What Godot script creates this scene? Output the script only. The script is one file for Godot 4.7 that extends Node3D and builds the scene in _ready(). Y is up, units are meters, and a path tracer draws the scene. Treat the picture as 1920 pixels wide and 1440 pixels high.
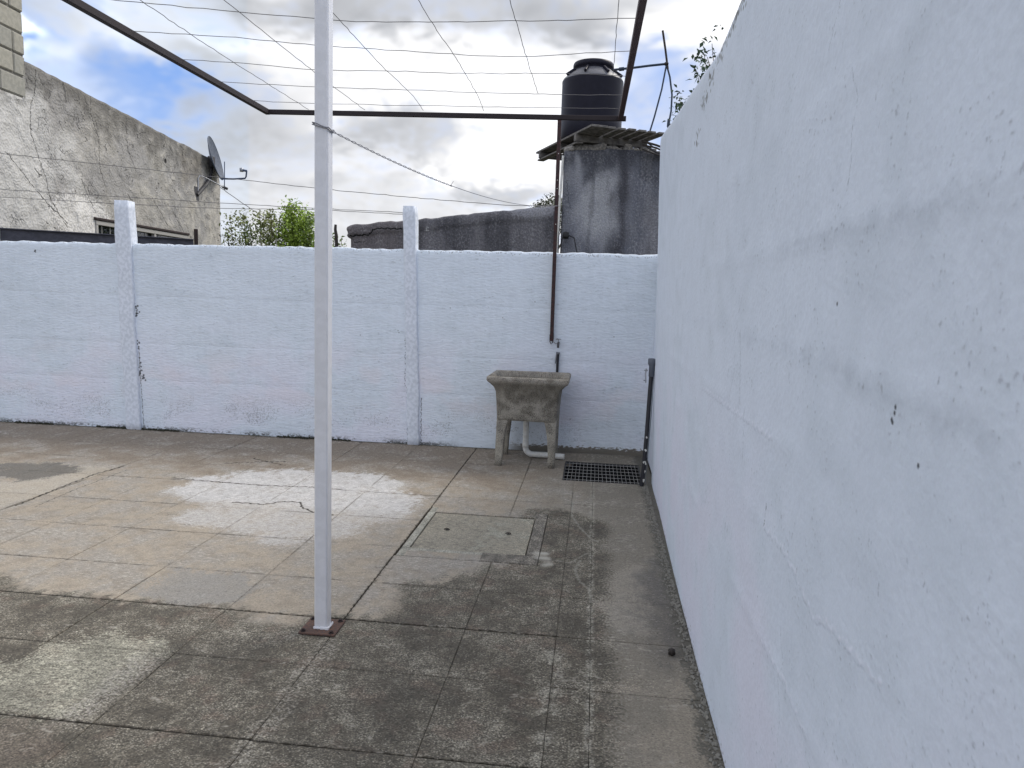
extends Node3D

var rng := RandomNumberGenerator.new()
var NA: PackedByteArray      # soft clouds of noise, tileable, 512 x 512
var NB: PackedByteArray      # finer fractal noise
var JX := PackedFloat32Array([-0.11, -0.545, -1.145, -1.745, -2.35, -2.95, -3.5, -4.02, -4.6, -5.2, -5.8])
var JW := PackedFloat32Array([0.6, 1.0, 1.6, 0.9, 0.9, 0.6, 0.5, 1.3, 0.6, 0.6, 0.6])
var JZ := PackedFloat32Array([-1.75, -2.30, -2.83, -3.28, -3.74, -4.32, -4.87, -5.49, -6.05, -6.62])
var cov_white: PackedByteArray
var cov_dark: PackedByteArray
var cov_sand: PackedByteArray
var cov_lichen: PackedByteArray
var cov_patch: PackedByteArray
var cov_pale: PackedByteArray
var cov_grey: PackedByteArray
var cov_brown: PackedByteArray
var NX: PackedFloat32Array   # distance of each texel column / row of the floor from its nearest joint
var NW: PackedFloat32Array
var NZ: PackedFloat32Array
var G0: Color
var G1: Color
var GS := 0
var GT := 1.0
var MASS: PackedFloat32Array
var lump := FastNoiseLite.new()
var M := {}
var bands := []
var lock := Mutex.new()

# ------------------------------------------------------------------ small helpers
func S() -> SurfaceTool:
	var st := SurfaceTool.new()
	st.begin(Mesh.PRIMITIVE_TRIANGLES)
	return st

func tri(st: SurfaceTool, a: Vector3, b: Vector3, c: Vector3) -> void:
	st.add_vertex(a); st.add_vertex(b); st.add_vertex(c)

func quad(st: SurfaceTool, a: Vector3, b: Vector3, c: Vector3, d: Vector3) -> void:
	tri(st, a, b, c); tri(st, a, c, d)

# a convex hexahedron-like box with chamfered edges
func add_box(st: SurfaceTool, c: Vector3, size: Vector3, basis := Basis(), bev := 0.0) -> void:
	st.set_smooth_group(-1)
	var h := size * 0.5
	var b: float = min(bev, min(h.x, min(h.y, h.z)) * 0.9)
	var P := func(x: float, y: float, z: float) -> Vector3: return c + basis * Vector3(x, y, z)
	var faces := [[Vector3.RIGHT, Vector3.UP, Vector3.BACK], [Vector3.LEFT, Vector3.UP, Vector3.FORWARD], [Vector3.UP, Vector3.BACK, Vector3.RIGHT], [Vector3.DOWN, Vector3.FORWARD, Vector3.RIGHT], [Vector3.BACK, Vector3.UP, Vector3.LEFT], [Vector3.FORWARD, Vector3.UP, Vector3.RIGHT]]
	for f in faces:
		var n: Vector3 = f[0]
		var u: Vector3 = f[1]
		var v: Vector3 = n.cross(u)
		var hn: float = absf(n.dot(h)) if n.dot(h) != 0.0 else 0.0
		var hu: float = absf(u.dot(h)) - b
		var hv: float = absf(v.dot(h)) - b
		quad(st, c + basis * (n * hn + u * hu - v * hv), c + basis * (n * hn + u * hu + v * hv), c + basis * (n * hn - u * hu + v * hv), c + basis * (n * hn - u * hu - v * hv))
	if b <= 0.0:
		return
	for i in 3:
		var j := (i + 1) % 3
		var k := (i + 2) % 3
		for si in [-1.0, 1.0]:
			for sj in [-1.0, 1.0]:
				var e := func(on_i: bool, sk: float) -> Vector3:
					var p := Vector3()
					p[i] = si * (h[i] if on_i else h[i] - b)
					p[j] = sj * (h[j] - b if on_i else h[j])
					p[k] = sk * (h[k] - b)
					return c + basis * p
				if si * sj > 0:
					quad(st, e.call(true, 1.0), e.call(false, 1.0), e.call(false, -1.0), e.call(true, -1.0))
				else:
					quad(st, e.call(true, -1.0), e.call(false, -1.0), e.call(false, 1.0), e.call(true, 1.0))
	for sx in [-1.0, 1.0]:
		for sy in [-1.0, 1.0]:
			for sz in [-1.0, 1.0]:
				var a: Vector3 = P.call(sx * h.x, sy * (h.y - b), sz * (h.z - b))
				var d: Vector3 = P.call(sx * (h.x - b), sy * h.y, sz * (h.z - b))
				var g: Vector3 = P.call(sx * (h.x - b), sy * (h.y - b), sz * h.z)
				if sx * sy * sz > 0: tri(st, a, g, d)
				else: tri(st, a, d, g)

func add_tube(st: SurfaceTool, pts: Array, r: float, sides := 8, r_end := -1.0) -> void:
	st.set_smooth_group(0)
	var rings := []
	var up := Vector3.UP
	for i in pts.size():
		var t: Vector3 = ((pts[min(i + 1, pts.size() - 1)] as Vector3) - (pts[max(i - 1, 0)] as Vector3)).normalized()
		if absf(t.dot(up)) > 0.95:
			up = Vector3.RIGHT if absf(t.x) < 0.8 else Vector3.BACK
		var n := t.cross(up).normalized()
		up = n.cross(t).normalized()
		var rr: float = r if r_end < 0.0 else lerpf(r, r_end, float(i) / (pts.size() - 1))
		var ring := []
		for k in sides:
			var a := TAU * k / sides
			ring.append((pts[i] as Vector3) + (n * cos(a) + up * sin(a)) * rr)
		rings.append(ring)
	for i in pts.size() - 1:
		for k in sides:
			var k2 := (k + 1) % sides
			quad(st, rings[i][k], rings[i][k2], rings[i + 1][k2], rings[i + 1][k])
	st.set_smooth_group(-1)
	for k in range(1, sides - 1):
		tri(st, rings[0][0], rings[0][k + 1], rings[0][k])
		tri(st, rings[-1][0], rings[-1][k], rings[-1][k + 1])

# profile: Vector2(radius, height) from bottom to top
func add_lathe(st: SurfaceTool, c: Vector3, profile: Array, segs := 32, smooth := true) -> void:
	for i in profile.size() - 1:
		var a: Vector2 = profile[i]
		var b: Vector2 = profile[i + 1]
		st.set_smooth_group(i if not smooth else 0)
		for k in segs:
			var t0 := TAU * k / segs
			var t1 := TAU * (k + 1) / segs
			var a0 := c + Vector3(cos(t0) * a.x, a.y, sin(t0) * a.x)
			var a1 := c + Vector3(cos(t1) * a.x, a.y, sin(t1) * a.x)
			var b0 := c + Vector3(cos(t0) * b.x, b.y, sin(t0) * b.x)
			var b1 := c + Vector3(cos(t1) * b.x, b.y, sin(t1) * b.x)
			if a.x > 1e-5: tri(st, a0, b1, a1)
			if b.x > 1e-5: tri(st, a0, b0, b1)

# a grid of (nu+1) x (nv+1) points, f(u, v) -> Vector3 and uv(p) -> Vector2; u to the viewer's right, v up
func add_grid(st: SurfaceTool, nu: int, nv: int, f: Callable, uv: Callable, smooth := true) -> void:
	st.set_smooth_group(0 if smooth else -1)
	var pts := PackedVector3Array()
	for j in nv + 1:
		for i in nu + 1:
			pts.append(f.call(float(i) / nu, float(j) / nv))
	for j in nv:
		for i in nu:
			var a := pts[j * (nu + 1) + i]
			var b := pts[j * (nu + 1) + i + 1]
			var c := pts[(j + 1) * (nu + 1) + i + 1]
			var d := pts[(j + 1) * (nu + 1) + i]
			for p in [a, d, c, a, c, b]:
				st.set_uv(uv.call(p))
				st.add_vertex(p)

func obj(called: String, st: SurfaceTool, mat: Material, parent: Node = self) -> MeshInstance3D:
	st.generate_normals()
	var o := MeshInstance3D.new()
	o.name = called
	o.mesh = st.commit()
	o.material_override = mat
	parent.add_child(o, true)
	return o

func thing(called: String, label: String, category: String, group := "", at := Vector3.ZERO) -> Node3D:
	var o := Node3D.new()
	o.name = called
	o.position = at
	add_child(o, true)
	return tag(o, label, category, group)

func tag(o: Node3D, label: String, category: String, group := "") -> Node3D:
	o.set_meta("label", label)
	o.set_meta("category", category)
	if group: o.set_meta("group", group)
	return o

func struct(o: Node3D) -> Node3D:
	o.set_meta("kind", "structure")
	return o

func lin(r: float, g: float, b: float) -> Color:
	return Color(r, g, b).linear_to_srgb()

func mat(c: Color, rough := 0.85, metal := 0.0) -> StandardMaterial3D:
	var m := StandardMaterial3D.new()
	m.albedo_color = c
	m.roughness = rough
	m.metallic = metal
	return m

# ------------------------------------------------------------------ noise and painting
func noise_bytes(seed_: int, freq: float, oct: int, kind: int, warp := 0.0) -> PackedByteArray:
	var n := FastNoiseLite.new()
	n.seed = seed_
	n.noise_type = kind
	n.frequency = freq
	n.fractal_type = FastNoiseLite.FRACTAL_FBM
	n.fractal_octaves = oct
	if warp > 0.0:
		n.domain_warp_enabled = true
		n.domain_warp_amplitude = warp
		n.domain_warp_frequency = freq
	var im := n.get_seamless_image(512, 512)
	im.convert(Image.FORMAT_L8)
	return im.get_data()

func na(x: float, y: float) -> float:
	var xf := floorf(x)
	var yf := floorf(y)
	var fx := x - xf
	var fy := y - yf
	var x0 := int(xf) & 511
	var y0 := (int(yf) & 511) << 9
	var x1 := (x0 + 1) & 511
	var y1 := (y0 + 512) & 262143
	var p := NA[y0 + x0] * (1.0 - fx) + NA[y0 + x1] * fx
	var q := NA[y1 + x0] * (1.0 - fx) + NA[y1 + x1] * fx
	return (p * (1.0 - fy) + q * fy) / 255.0

func nb(x: float, y: float) -> float:
	var xf := floorf(x)
	var yf := floorf(y)
	var fx := x - xf
	var fy := y - yf
	var x0 := int(xf) & 511
	var y0 := (int(yf) & 511) << 9
	var x1 := (x0 + 1) & 511
	var y1 := (y0 + 512) & 262143
	var p := NB[y0 + x0] * (1.0 - fx) + NB[y0 + x1] * fx
	var q := NB[y1 + x0] * (1.0 - fx) + NB[y1 + x1] * fx
	return (p * (1.0 - fy) + q * fy) / 255.0

func hash2(x: int, y: int) -> float:
	var h := (x * 374761393 + y * 668265263) & 0x7fffffff
	h = ((h ^ (h >> 13)) * 1274126177) & 0x7fffffff
	return float((h ^ (h >> 16)) & 0xffff) / 65535.0

func in_threads(work: Callable, n: int) -> void:
	for k in n: work.call(k)

# runs row(y, rgb, height) over all rows on the worker threads; returns [albedo, height] textures
func px_of(kind: int, x: int, y: int, w: int, h: int) -> Color:
	match kind:
		0: return floor_px(x, y, w, h)
		1: return white_px(x, y, w, h, 6.5, 3.0, 0.8)
		2: return back_px(x, y, w, h)
		3: return neighbour_px(x, y, w, h)
		4: return dark_px(x, y, w, h)
	if kind == 6: return sink_px(x, y)
	return grain_px(x, y)

func paint_band(kind: int, w: int, h: int, y0: int, y1: int) -> Array:
	var c := PackedByteArray()
	var t := PackedByteArray()
	c.resize((y1 - y0) * w * 3)
	t.resize((y1 - y0) * w)
	for y in range(y0, y1):
		for x in w:
			var v := px_of(kind, x, y, w, h)
			var i := (y - y0) * w + x
			c[i * 3] = clampi(int(v.r * 255.0), 0, 255)
			c[i * 3 + 1] = clampi(int(v.g * 255.0), 0, 255)
			c[i * 3 + 2] = clampi(int(v.b * 255.0), 0, 255)
			t[i] = clampi(int(v.a * 255.0), 0, 255)
	return [c, t]

func paint(w: int, h: int, kind: int, after = null) -> Array:
	var n := 8
	var parts := []
	parts.resize(n)
	var work := func(k: int) -> void:
		var r := paint_band(kind, w, h, h * k / n, h * (k + 1) / n)
		lock.lock()
		parts[k] = r
		lock.unlock()
	in_threads(work, n)
	var c := PackedByteArray()
	var t := PackedByteArray()
	for p in parts:
		c.append_array(p[0])
		t.append_array(p[1])
	var a := Image.create_from_data(w, h, false, Image.FORMAT_RGB8, c)
	var b := Image.create_from_data(w, h, false, Image.FORMAT_L8, t)
	if after != null:
		after.call(a, b)
	return [ImageTexture.create_from_image(a), ImageTexture.create_from_image(b)]

# blotted line on a painted texture: pts in pixels
func scratch(a: Image, b: Image, pts: Array, r: float, col: Color, strength: float, dig: float, keep := 0.75) -> void:
	for i in pts.size() - 1:
		var p: Vector2 = pts[i]
		var q: Vector2 = pts[i + 1]
		var n := int(p.distance_to(q) / 0.7) + 1
		var wob := rng.randf() * 10.0
		for k in n:
			if rng.randf() > keep: continue
			var c := p.lerp(q, float(k) / n) + Vector2(sin(k * 0.31 + wob), cos(k * 0.23 + wob * 2.0)) * r * 0.7
			blot(a, b, c, r * rng.randf_range(0.5, 1.2), col, strength, dig)

func blot(a: Image, b: Image, c: Vector2, r: float, col: Color, strength: float, dig: float) -> void:
	for y in range(int(c.y - r), int(c.y + r) + 1):
		for x in range(int(c.x - r), int(c.x + r) + 1):
			if x < 0 or y < 0 or x >= a.get_width() or y >= a.get_height(): continue
			var d := Vector2(x, y).distance_to(c) / maxf(r, 0.5)
			if d > 1.0: continue
			var s := strength * (1.0 - d * d)
			a.set_pixel(x, y, a.get_pixel(x, y).lerp(col, s))
			var h := b.get_pixel(x, y).r
			h = clampf(h + dig * (1.0 - d * d), 0.0, 1.0)
			b.set_pixel(x, y, Color(h, h, h))

func floor_px(x: int, y: int, W: int, H: int) -> Color:
	var wx: float = -6.7 + 7.4 * (x + 0.5) / W
	var wz: float = -7.5 + 6.2 * pow((y + 0.5) / H, 1.0 / 1.5)
	var a := na(wx * 190.0, wz * 190.0) - 0.5
	var b := na(wx * 700.0 + 90.0, wz * 560.0) - 0.5
	var e := nb(wx * 900.0, wz * 900.0) - 0.5
	var q := nb(wx * 3100.0 + 17.0, wz * 2700.0) - 0.5
	var g := hash2(x, y) - 0.5
	var g2 := hash2((x >> 1) + 999, (y >> 1)) - 0.5
	var mx := (wx + 6.7) * 69.189 + a * 9.0 + e * 7.0
	var mz := (wz + 7.5) * 82.581 + b * 9.0 + e * 7.0
	var mi := clampi(int(mz), 0, 511) * 512 + clampi(int(mx), 0, 511)
	var n := a * 0.9 + b * 0.7 + e * 0.9
	# weathered tan cement, greyer and browner towards the far wall
	var c := Color(0.60, 0.560, 0.50).lerp(Color(0.555, 0.53, 0.492), smoothstep(-0.3, 0.3, a * 1.2 + b * 0.6 + q * 0.4))
	c = c.lerp(Color(0.50, 0.465, 0.415), smoothstep(0.02, 0.25, na(wx * 420.0 + 200.0, wz * 520.0) - 0.5 + q * 0.3) * 0.45)
	c = c.lerp(Color(0.475, 0.43, 0.375), smoothstep(-5.4, -6.7, wz + a * 1.6 + b * 0.6) * 0.85)
	c = c.lerp(Color(0.50, 0.475, 0.43), smoothstep(-1.0, -0.2, wx + a * 0.5) * smoothstep(-4.0, -5.6, wz) * 0.6)
	c = c.lerp(Color(0.455, 0.435, 0.395), smoothstep(-0.1, 0.1, wx) * 0.75)
	# thin worn cement showing through, streaked along the trowel
	var st := nb(wx * 260.0, wz * 900.0) - 0.5
	c = c.lerp(Color(0.67, 0.645, 0.60), smoothstep(0.12, 0.36, st + a * 0.5 + q * 0.2) * 0.55)
	var mw: float = cov_white[mi] / 255.0
	var w := smoothstep(0.12, 0.98, mw + a * 0.45 + b * 0.4 + st * 0.7 + q * 0.3 + g * 0.2)
	c = c.lerp(Color(0.725, 0.72, 0.715) * (1.0 + b * 0.14 + st * 0.22), w * (0.56 + 0.30 * smoothstep(-4.85, -5.1, wz)))
	var md: float = cov_dark[mi] / 255.0
	var dk := smoothstep(0.20, 0.84, md + a * 0.5 + b * 0.35 + st * 0.25 + q * 0.4 + g * 0.25)
	# algae: dark, speckled with the aggregate it has not covered
	var al := Color(0.33, 0.31, 0.27).lerp(Color(0.43, 0.408, 0.36), smoothstep(-0.06, 0.32, b * 0.7 + e * 0.3 + q * 0.5))
	al = al.lerp(Color(0.56, 0.54, 0.49), smoothstep(0.10, 0.40, st * 0.35 + e * 0.10 + a * 0.55 + b * 0.22 + g * 0.42 + q * 0.65) * 0.75)
	al = al.lerp(Color(0.41, 0.345, 0.30), smoothstep(0.08, 0.3, na(wx * 310.0 + 55.0, wz * 310.0 + 300.0) - 0.5) * 0.35)
	al = al * (1.0 - 0.18 * smoothstep(0.0, 0.3, -a))
	c = c.lerp(al, dk * 0.93)
	c = c.lerp(Color(0.58, 0.57, 0.51) * (1.0 + a * 0.3 + st * 0.4), smoothstep(0.30, 0.95, cov_lichen[mi] / 255.0 + e * 0.35 + q * 0.6 + g * 0.35 + st * 0.5 + b * 0.4) * 0.72)
	c = c.lerp(Color(0.58, 0.555, 0.51), smoothstep(0.35, 0.75, cov_sand[mi] / 255.0 + n * 0.5) * 0.6)
	c = c.lerp(Color(0.355, 0.345, 0.325), smoothstep(0.40, 0.6, cov_patch[mi] / 255.0 + n * 0.3) * 0.75)
	c = c.lerp(Color(0.66, 0.63, 0.575), smoothstep(0.4, 0.7, cov_pale[mi] / 255.0 + n * 0.45) * 0.6)
	c = c.lerp(Color(0.52, 0.51, 0.49), smoothstep(0.4, 0.75, cov_grey[mi] / 255.0 + n * 0.6) * 0.7)
	c = c.lerp(Color(0.40, 0.365, 0.325), smoothstep(0.4, 0.75, cov_brown[mi] / 255.0 + n * 0.5) * 0.6)
	# right-hand strip: sandy at the near end, damp against the wall
	c = c.lerp(Color(0.555, 0.52, 0.465), smoothstep(0.10, 0.36, wx + a * 0.3 + b * 0.25 + q * 0.2) * smoothstep(-3.2, -2.6, wz + a) * 0.75)
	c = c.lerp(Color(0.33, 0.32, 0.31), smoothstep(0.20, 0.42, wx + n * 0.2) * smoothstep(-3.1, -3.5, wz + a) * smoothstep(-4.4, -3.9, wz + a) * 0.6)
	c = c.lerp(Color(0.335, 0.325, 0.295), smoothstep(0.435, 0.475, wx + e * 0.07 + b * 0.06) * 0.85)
	# soft brown-black dirt in and round the joints
	var dirt := 0.0
	if NX[x] < 0.06: dirt = (1.0 - smoothstep(0.0, 0.012 + 0.02 * maxf(0.0, e + a), absf(NX[x] + e * 0.008))) * NW[x] * 0.35
	if wx < 0.0 and NZ[y] < 0.06: dirt = maxf(dirt, (1.0 - smoothstep(0.0, 0.012 + 0.03 * maxf(0.0, e + b), absf(NZ[y] + e * 0.008))) * 0.4)
	c = c.lerp(Color(0.27, 0.25, 0.215), clampf(dirt * (0.35 + a * 2.2 + b), 0.0, 0.6))
	# the inspection cover is of greyer, finer cement, smeared along its length
	if wx > -1.135 and wx < -0.27 and wz > -5.19 and wz < -4.17:
		if wx > -1.083 and wx < -0.355 and wz > -5.075 and wz < -4.318:
			c = Color(0.575, 0.55, 0.49).lerp(Color(0.475, 0.455, 0.41), smoothstep(-0.15, 0.25, a * 0.5 + st * 1.1 + q * 0.2))
			c = c.lerp(Color(0.60, 0.595, 0.54), smoothstep(-0.75, -0.5, wx + b) * smoothstep(0.0, 0.25, st + a) * 0.7) * (1.0 + q * 0.25 + g * 0.12)
		elif wx < -1.083 or (wz > -4.318 and wx < -0.62 and wz < -4.27): c = Color(0.575, 0.565, 0.52) * (1.0 + q * 0.35 + b * 0.3 + g * 0.15)
		elif wx > -0.355 or (wz > -4.318 and wx > -0.62): c = Color(0.43, 0.41, 0.375) * (1.0 + q * 0.5 + b * 0.5 + g * 0.25)
	# moss and grit along the far wall
	c = c.lerp(Color(0.22, 0.215, 0.18), smoothstep(-7.25, -7.33, wz + e * 0.10 + b * 0.07) * 0.9 * (1.0 - smoothstep(-0.5, -0.2, wx)))
	# crusts of lime along the right-hand joint and the edge strip
	if wx < -0.3 and wz < -3.3: pass
	else: c = c.lerp(Color(0.60, 0.585, 0.54), (1.0 - smoothstep(0.006, 0.026, absf(wx - 0.05 + e * 0.012))) * smoothstep(-0.12, 0.2, e + b) * 0.75)
	c = c.lerp(Color(0.59, 0.575, 0.53), (1.0 - smoothstep(0.02, 0.05, absf(wx + 0.10 + b * 0.05))) * smoothstep(-3.3, -3.1, wz) * smoothstep(-0.1, 0.25, e + b + g2 * 0.2) * 0.6)
	c = c.lerp(Color(0.58, 0.56, 0.52), (1.0 - smoothstep(0.02, 0.07, absf(wx + 1.13 + b * 0.10))) * smoothstep(-3.15, -3.0, wz) * smoothstep(-0.12, 0.2, e * 1.2 + g2 * 0.3) * 0.6)
	c = c.lerp(Color(0.61, 0.59, 0.555), (1.0 - smoothstep(0.03, 0.10, absf(wx + 1.83 + b * 0.06))) * smoothstep(-2.9, -2.7, wz) * smoothstep(-2.2, -2.35, wz) * smoothstep(-0.2, 0.15, e * 1.2 + g2 * 0.3) * 0.65)
	var sp := 0.15 + 0.30 * dk
	c = c * (1.0 + g * sp + g2 * sp * 0.6 + q * (0.22 + 0.25 * dk) + e * 0.07)
	if hash2(x * 3 + 5, y * 7) > 0.9965 - 0.002 * dk: c = c.lerp(Color(0.70, 0.68, 0.63), 0.75)
	if hash2(x * 5 + 1, y * 3) > 0.992: c = c * 0.62
	c.a = clampf(0.5 + e * 0.22 + q * 0.6 + g * 0.35 + w * 0.06 + b * 0.15, 0.0, 1.0)
	return c

func back_px(x: int, y: int, W: int, H: int) -> Color:
	var c: Color = white_px(x, y, W, H, 8.4, 2.5, 2.2)
	var h := c.a
	var u := 8.4 * (x + 0.5) / W
	var v := 2.5 * (1.0 - (y + 0.5) / H)
	var e := nb(u * 300.0, v * 700.0) - 0.5
	var a := na(u * 100.0 + 33.0, v * 160.0) - 0.5
	var g := hash2(x + 7, y) - 0.5
	# mould freckles low down, between 0.1 and 0.5 m
	var low := smoothstep(0.02, 0.14, v) * smoothstep(0.62, 0.30, v + a * 0.3) * (1.0 - smoothstep(7.0, 7.4, u) * 0.5)
	c = c.lerp(Color(0.42, 0.43, 0.43), smoothstep(0.22, 0.34, (hash2(x >> 1, y >> 1) - 0.5) * 0.5 + e * 0.3 + a * 0.6) * low * 0.36)
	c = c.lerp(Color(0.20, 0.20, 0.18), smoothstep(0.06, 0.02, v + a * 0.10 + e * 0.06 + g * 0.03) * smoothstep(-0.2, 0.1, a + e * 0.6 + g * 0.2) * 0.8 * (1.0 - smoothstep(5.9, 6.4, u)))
	# bare concrete at the foot near the drain, paint run over it
	c = c.lerp(Color(0.43, 0.41, 0.37), smoothstep(6.7, 7.0, u) * smoothstep(0.075, 0.055, v + e * 0.06) * 0.95)
	c = c.lerp(Color(0.90, 0.868, 0.885), smoothstep(0.0, 0.3, a + 0.05) * smoothstep(1.1, 0.6, v) * smoothstep(0.2, 0.5, v) * 0.4)
	c.a = h
	return c

func neighbour_px(x: int, y: int, W: int, H: int) -> Color:
	var u := 7.0 * (x + 0.5) / W
	var v := 1.2 + 3.2 * (1.0 - (y + 0.5) / H)
	var a := na(u * 75.0, v * 75.0) - 0.5
	var w := na(u * 150.0 + 200.0, v * 150.0) - 0.5
	var b := na(u * 260.0 + w * 30.0, v * 260.0 + a * 30.0) - 0.5
	var e := nb(u * 420.0 + w * 20.0, v * 420.0 + a * 20.0) - 0.5
	var ridge := absf(na(u * 210.0 + w * 50.0 + 77.0, v * 110.0 + b * 30.0) - 0.5)
	var g := hash2(x, y) - 0.5
	var c := Color(0.645, 0.63, 0.60).lerp(Color(0.60, 0.59, 0.575), smoothstep(-0.2, 0.2, a + e * 0.4))
	c = c.lerp(Color(0.71, 0.69, 0.65), smoothstep(0.05, 0.3, b + 0.12 * (u - 4.0)) * 0.5)
	# what is left of a white coat near the street end
	var coat := smoothstep(0.85, 0.45, u * 0.50 + absf(v - 2.9) * 0.30 + a * 0.9 + e * 0.4 - 0.1)
	c = c.lerp(Color(0.77, 0.765, 0.75), coat * 0.8)
	c = c.lerp(Color(0.87, 0.86, 0.84), smoothstep(0.56, 0.5, Vector2((u - 1.6) * 0.85, (v - 2.42) * 1.9).length() + e * 0.4) * 0.8)
	# rain-dark below the open top edge
	c = c.lerp(Color(0.33, 0.32, 0.30), smoothstep(0.55, 0.0, (4.12 - u * 0.045) - v + a * 0.5 + b * 0.35) * 0.62)
	c = c.lerp(Color(0.37, 0.345, 0.31), smoothstep(0.7, 0.25, Vector2(u - 4.6, (v - 3.45) * 1.3).length() + a * 0.8) * 0.45)
	c = c * (1.0 - 0.34 * smoothstep(0.022, 0.003, ridge) * smoothstep(0.02, 0.2, w + e * 0.5 + a * 0.5)) * (1.0 + e * 0.12 + b * 0.12 + g * 0.10)
	c.a = clampf(0.5 + b * 0.9 + w * 0.6 + e * 0.3 - 0.35 * smoothstep(0.02, 0.0, ridge) * smoothstep(0.0, 0.2, w + a), 0.0, 1.0)
	return c

func dark_px(x: int, y: int, W: int, H: int) -> Color:
	var u := -3.3 + 4.2 * (x + 0.5) / W
	var v := 1.2 + 2.4 * (1.0 - (y + 0.5) / H)
	var a := na(u * 110.0, v * 80.0) - 0.5
	var b := na(u * 330.0 + 40.0, v * 150.0) - 0.5
	var e := nb(u * 500.0, v * 420.0) - 0.5
	var g := hash2(x, y) - 0.5
	var c := Color(0.42, 0.415, 0.43).lerp(Color(0.33, 0.328, 0.345), smoothstep(-0.2, 0.2, a + b * 0.5))
	if u > -0.47:
		c = Color(0.40, 0.41, 0.445)
		c = c.lerp(Color(0.66, 0.665, 0.68), smoothstep(0.55, 0.05, Vector2((u + 0.04) * 2.0, (v - 2.72) * 1.0).length() * 0.6 + a * 0.4 + b * 0.3 + e * 0.15) * 0.9)
		c = c.lerp(Color(0.56, 0.55, 0.56), smoothstep(0.1, 0.4, u - 0.25 + a * 0.4) * smoothstep(3.0, 2.5, v + a * 0.6) * 0.5)
		c = c.lerp(Color(0.20, 0.20, 0.225), smoothstep(0.13, 0.0, absf(u - 0.24 + a * 0.1) + (2.9 - v) * 0.02 + b * 0.1) * 0.75)
		c = c.lerp(Color(0.275, 0.28, 0.305), smoothstep(2.95, 3.2, v + a * 0.5 + b * 0.3) * 0.8)
	else:
		var top := 2.38 + (u + 3.09) * 0.105
		c = c.lerp(Color(0.44, 0.43, 0.44), smoothstep(0.10, 0.02, top - v + a * 0.12 + e * 0.1) * 0.5)
		c = c.lerp(Color(0.58, 0.58, 0.60), smoothstep(0.42, 0.34, Vector2((u + 0.78) * 1.2, (v - 2.60) * 3.6).length() + e * 0.3 + a * 0.2) * 0.85)
		c = c.lerp(Color(0.43, 0.40, 0.40), smoothstep(-2.0, -2.6, u) * 0.6)
	var run := na(u * 420.0, v * 26.0 + 300.0) - 0.5
	c = c.lerp(Color(0.17, 0.17, 0.18), smoothstep(0.04, 0.3, run + a * 0.4) * 0.2)
	c = c.lerp(Color(0.60, 0.60, 0.60), smoothstep(0.10, 0.34, -run + e * 0.4) * 0.22)
	c = c.lerp(Color(0.62, 0.61, 0.61), smoothstep(0.28, 0.38, e + b * 0.4 + g * 0.3) * 0.3)
	c = c * (1.0 + e * 0.18 + g * 0.28 + b * 0.12)
	c.a = clampf(0.5 + e * 0.9 + g * 0.2 + b * 0.3, 0.0, 1.0)
	return c

func sink_px(x: int, y: int) -> Color:
	var u := x / 512.0
	var v := 1.0 - y / 512.0
	var a := na(u * 512.0, v * 512.0) - 0.5
	var e := nb(u * 1536.0, v * 1536.0) - 0.5
	var b := na(u * 1536.0 + 60.0, v * 1024.0) - 0.5
	var g := hash2(x, y) - 0.5
	var c := Color(0.64, 0.62, 0.575).lerp(Color(0.575, 0.555, 0.515), smoothstep(-0.2, 0.25, a + b * 0.4))
	c = c.lerp(Color(0.37, 0.35, 0.31), smoothstep(0.50, 0.74, v + a * 0.25 + b * 0.08) * smoothstep(0.80, 0.76, v) * 0.7)  # algae stain below the rim, with the rim's shade painted into the same band
	c = c.lerp(Color(0.62, 0.595, 0.54), smoothstep(0.30, 0.05, v + a * 0.4) * 0.6)
	c = c.lerp(Color(0.55, 0.51, 0.47), smoothstep(0.77, 0.79, v) * smoothstep(-0.1, 0.2, b + e))
	c = c * (1.0 + b * 0.2 + g * 0.14)
	var pit := smoothstep(0.13, 0.19, e + b * 0.25 + a * 0.3)
	c = c.lerp(Color(0.22, 0.205, 0.18), pit * 0.75)
	c.a = clampf(0.6 + b * 0.4 + g * 0.2 - pit * 0.5, 0.0, 1.0)
	return c

func grain_px(x: int, y: int) -> Color:
	var n := nb(x * 2.0 + GS * 37.0, y * 2.0 / GT + GS * 11.0)
	var k := na(x * 2.0 + GS * 91.0, y * 2.0 / GT)
	var t := clampf(smoothstep(0.3, 0.7, k * 0.8 + n * 0.2) + (hash2(x + GS, y) - 0.5) * 0.35, 0.0, 1.0)
	var c := G0.lerp(G1, t)
	c.a = n * 0.35 + k * 0.3 + hash2(x, y + GS) * 0.35
	return c

# soft coverage of a polygon over a rectangle of the ground, as 256 x 256 bytes
func cover(poly: Array, rect: Rect2, soft := 56) -> PackedByteArray:
	var pv := PackedVector2Array(poly)
	var im := Image.create(256, 256, false, Image.FORMAT_L8)
	for y in 256:
		for x in 256:
			if Geometry2D.is_point_in_polygon(rect.position + rect.size * Vector2(x + 0.5, y + 0.5) / 256.0, pv):
				im.set_pixel(x, y, Color.WHITE)
	im.resize(soft, soft, Image.INTERPOLATE_BILINEAR)
	im.resize(512, 512, Image.INTERPOLATE_CUBIC)
	return im.get_data()

func surfaced(tex: Array, relief: float, rough := 0.9) -> StandardMaterial3D:
	var m := StandardMaterial3D.new()
	m.albedo_texture = tex[0]
	m.roughness = rough
	if relief > 0.0:
		m.heightmap_enabled = true
		m.heightmap_texture = tex[1]
		m.heightmap_scale = relief
	return m

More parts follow.
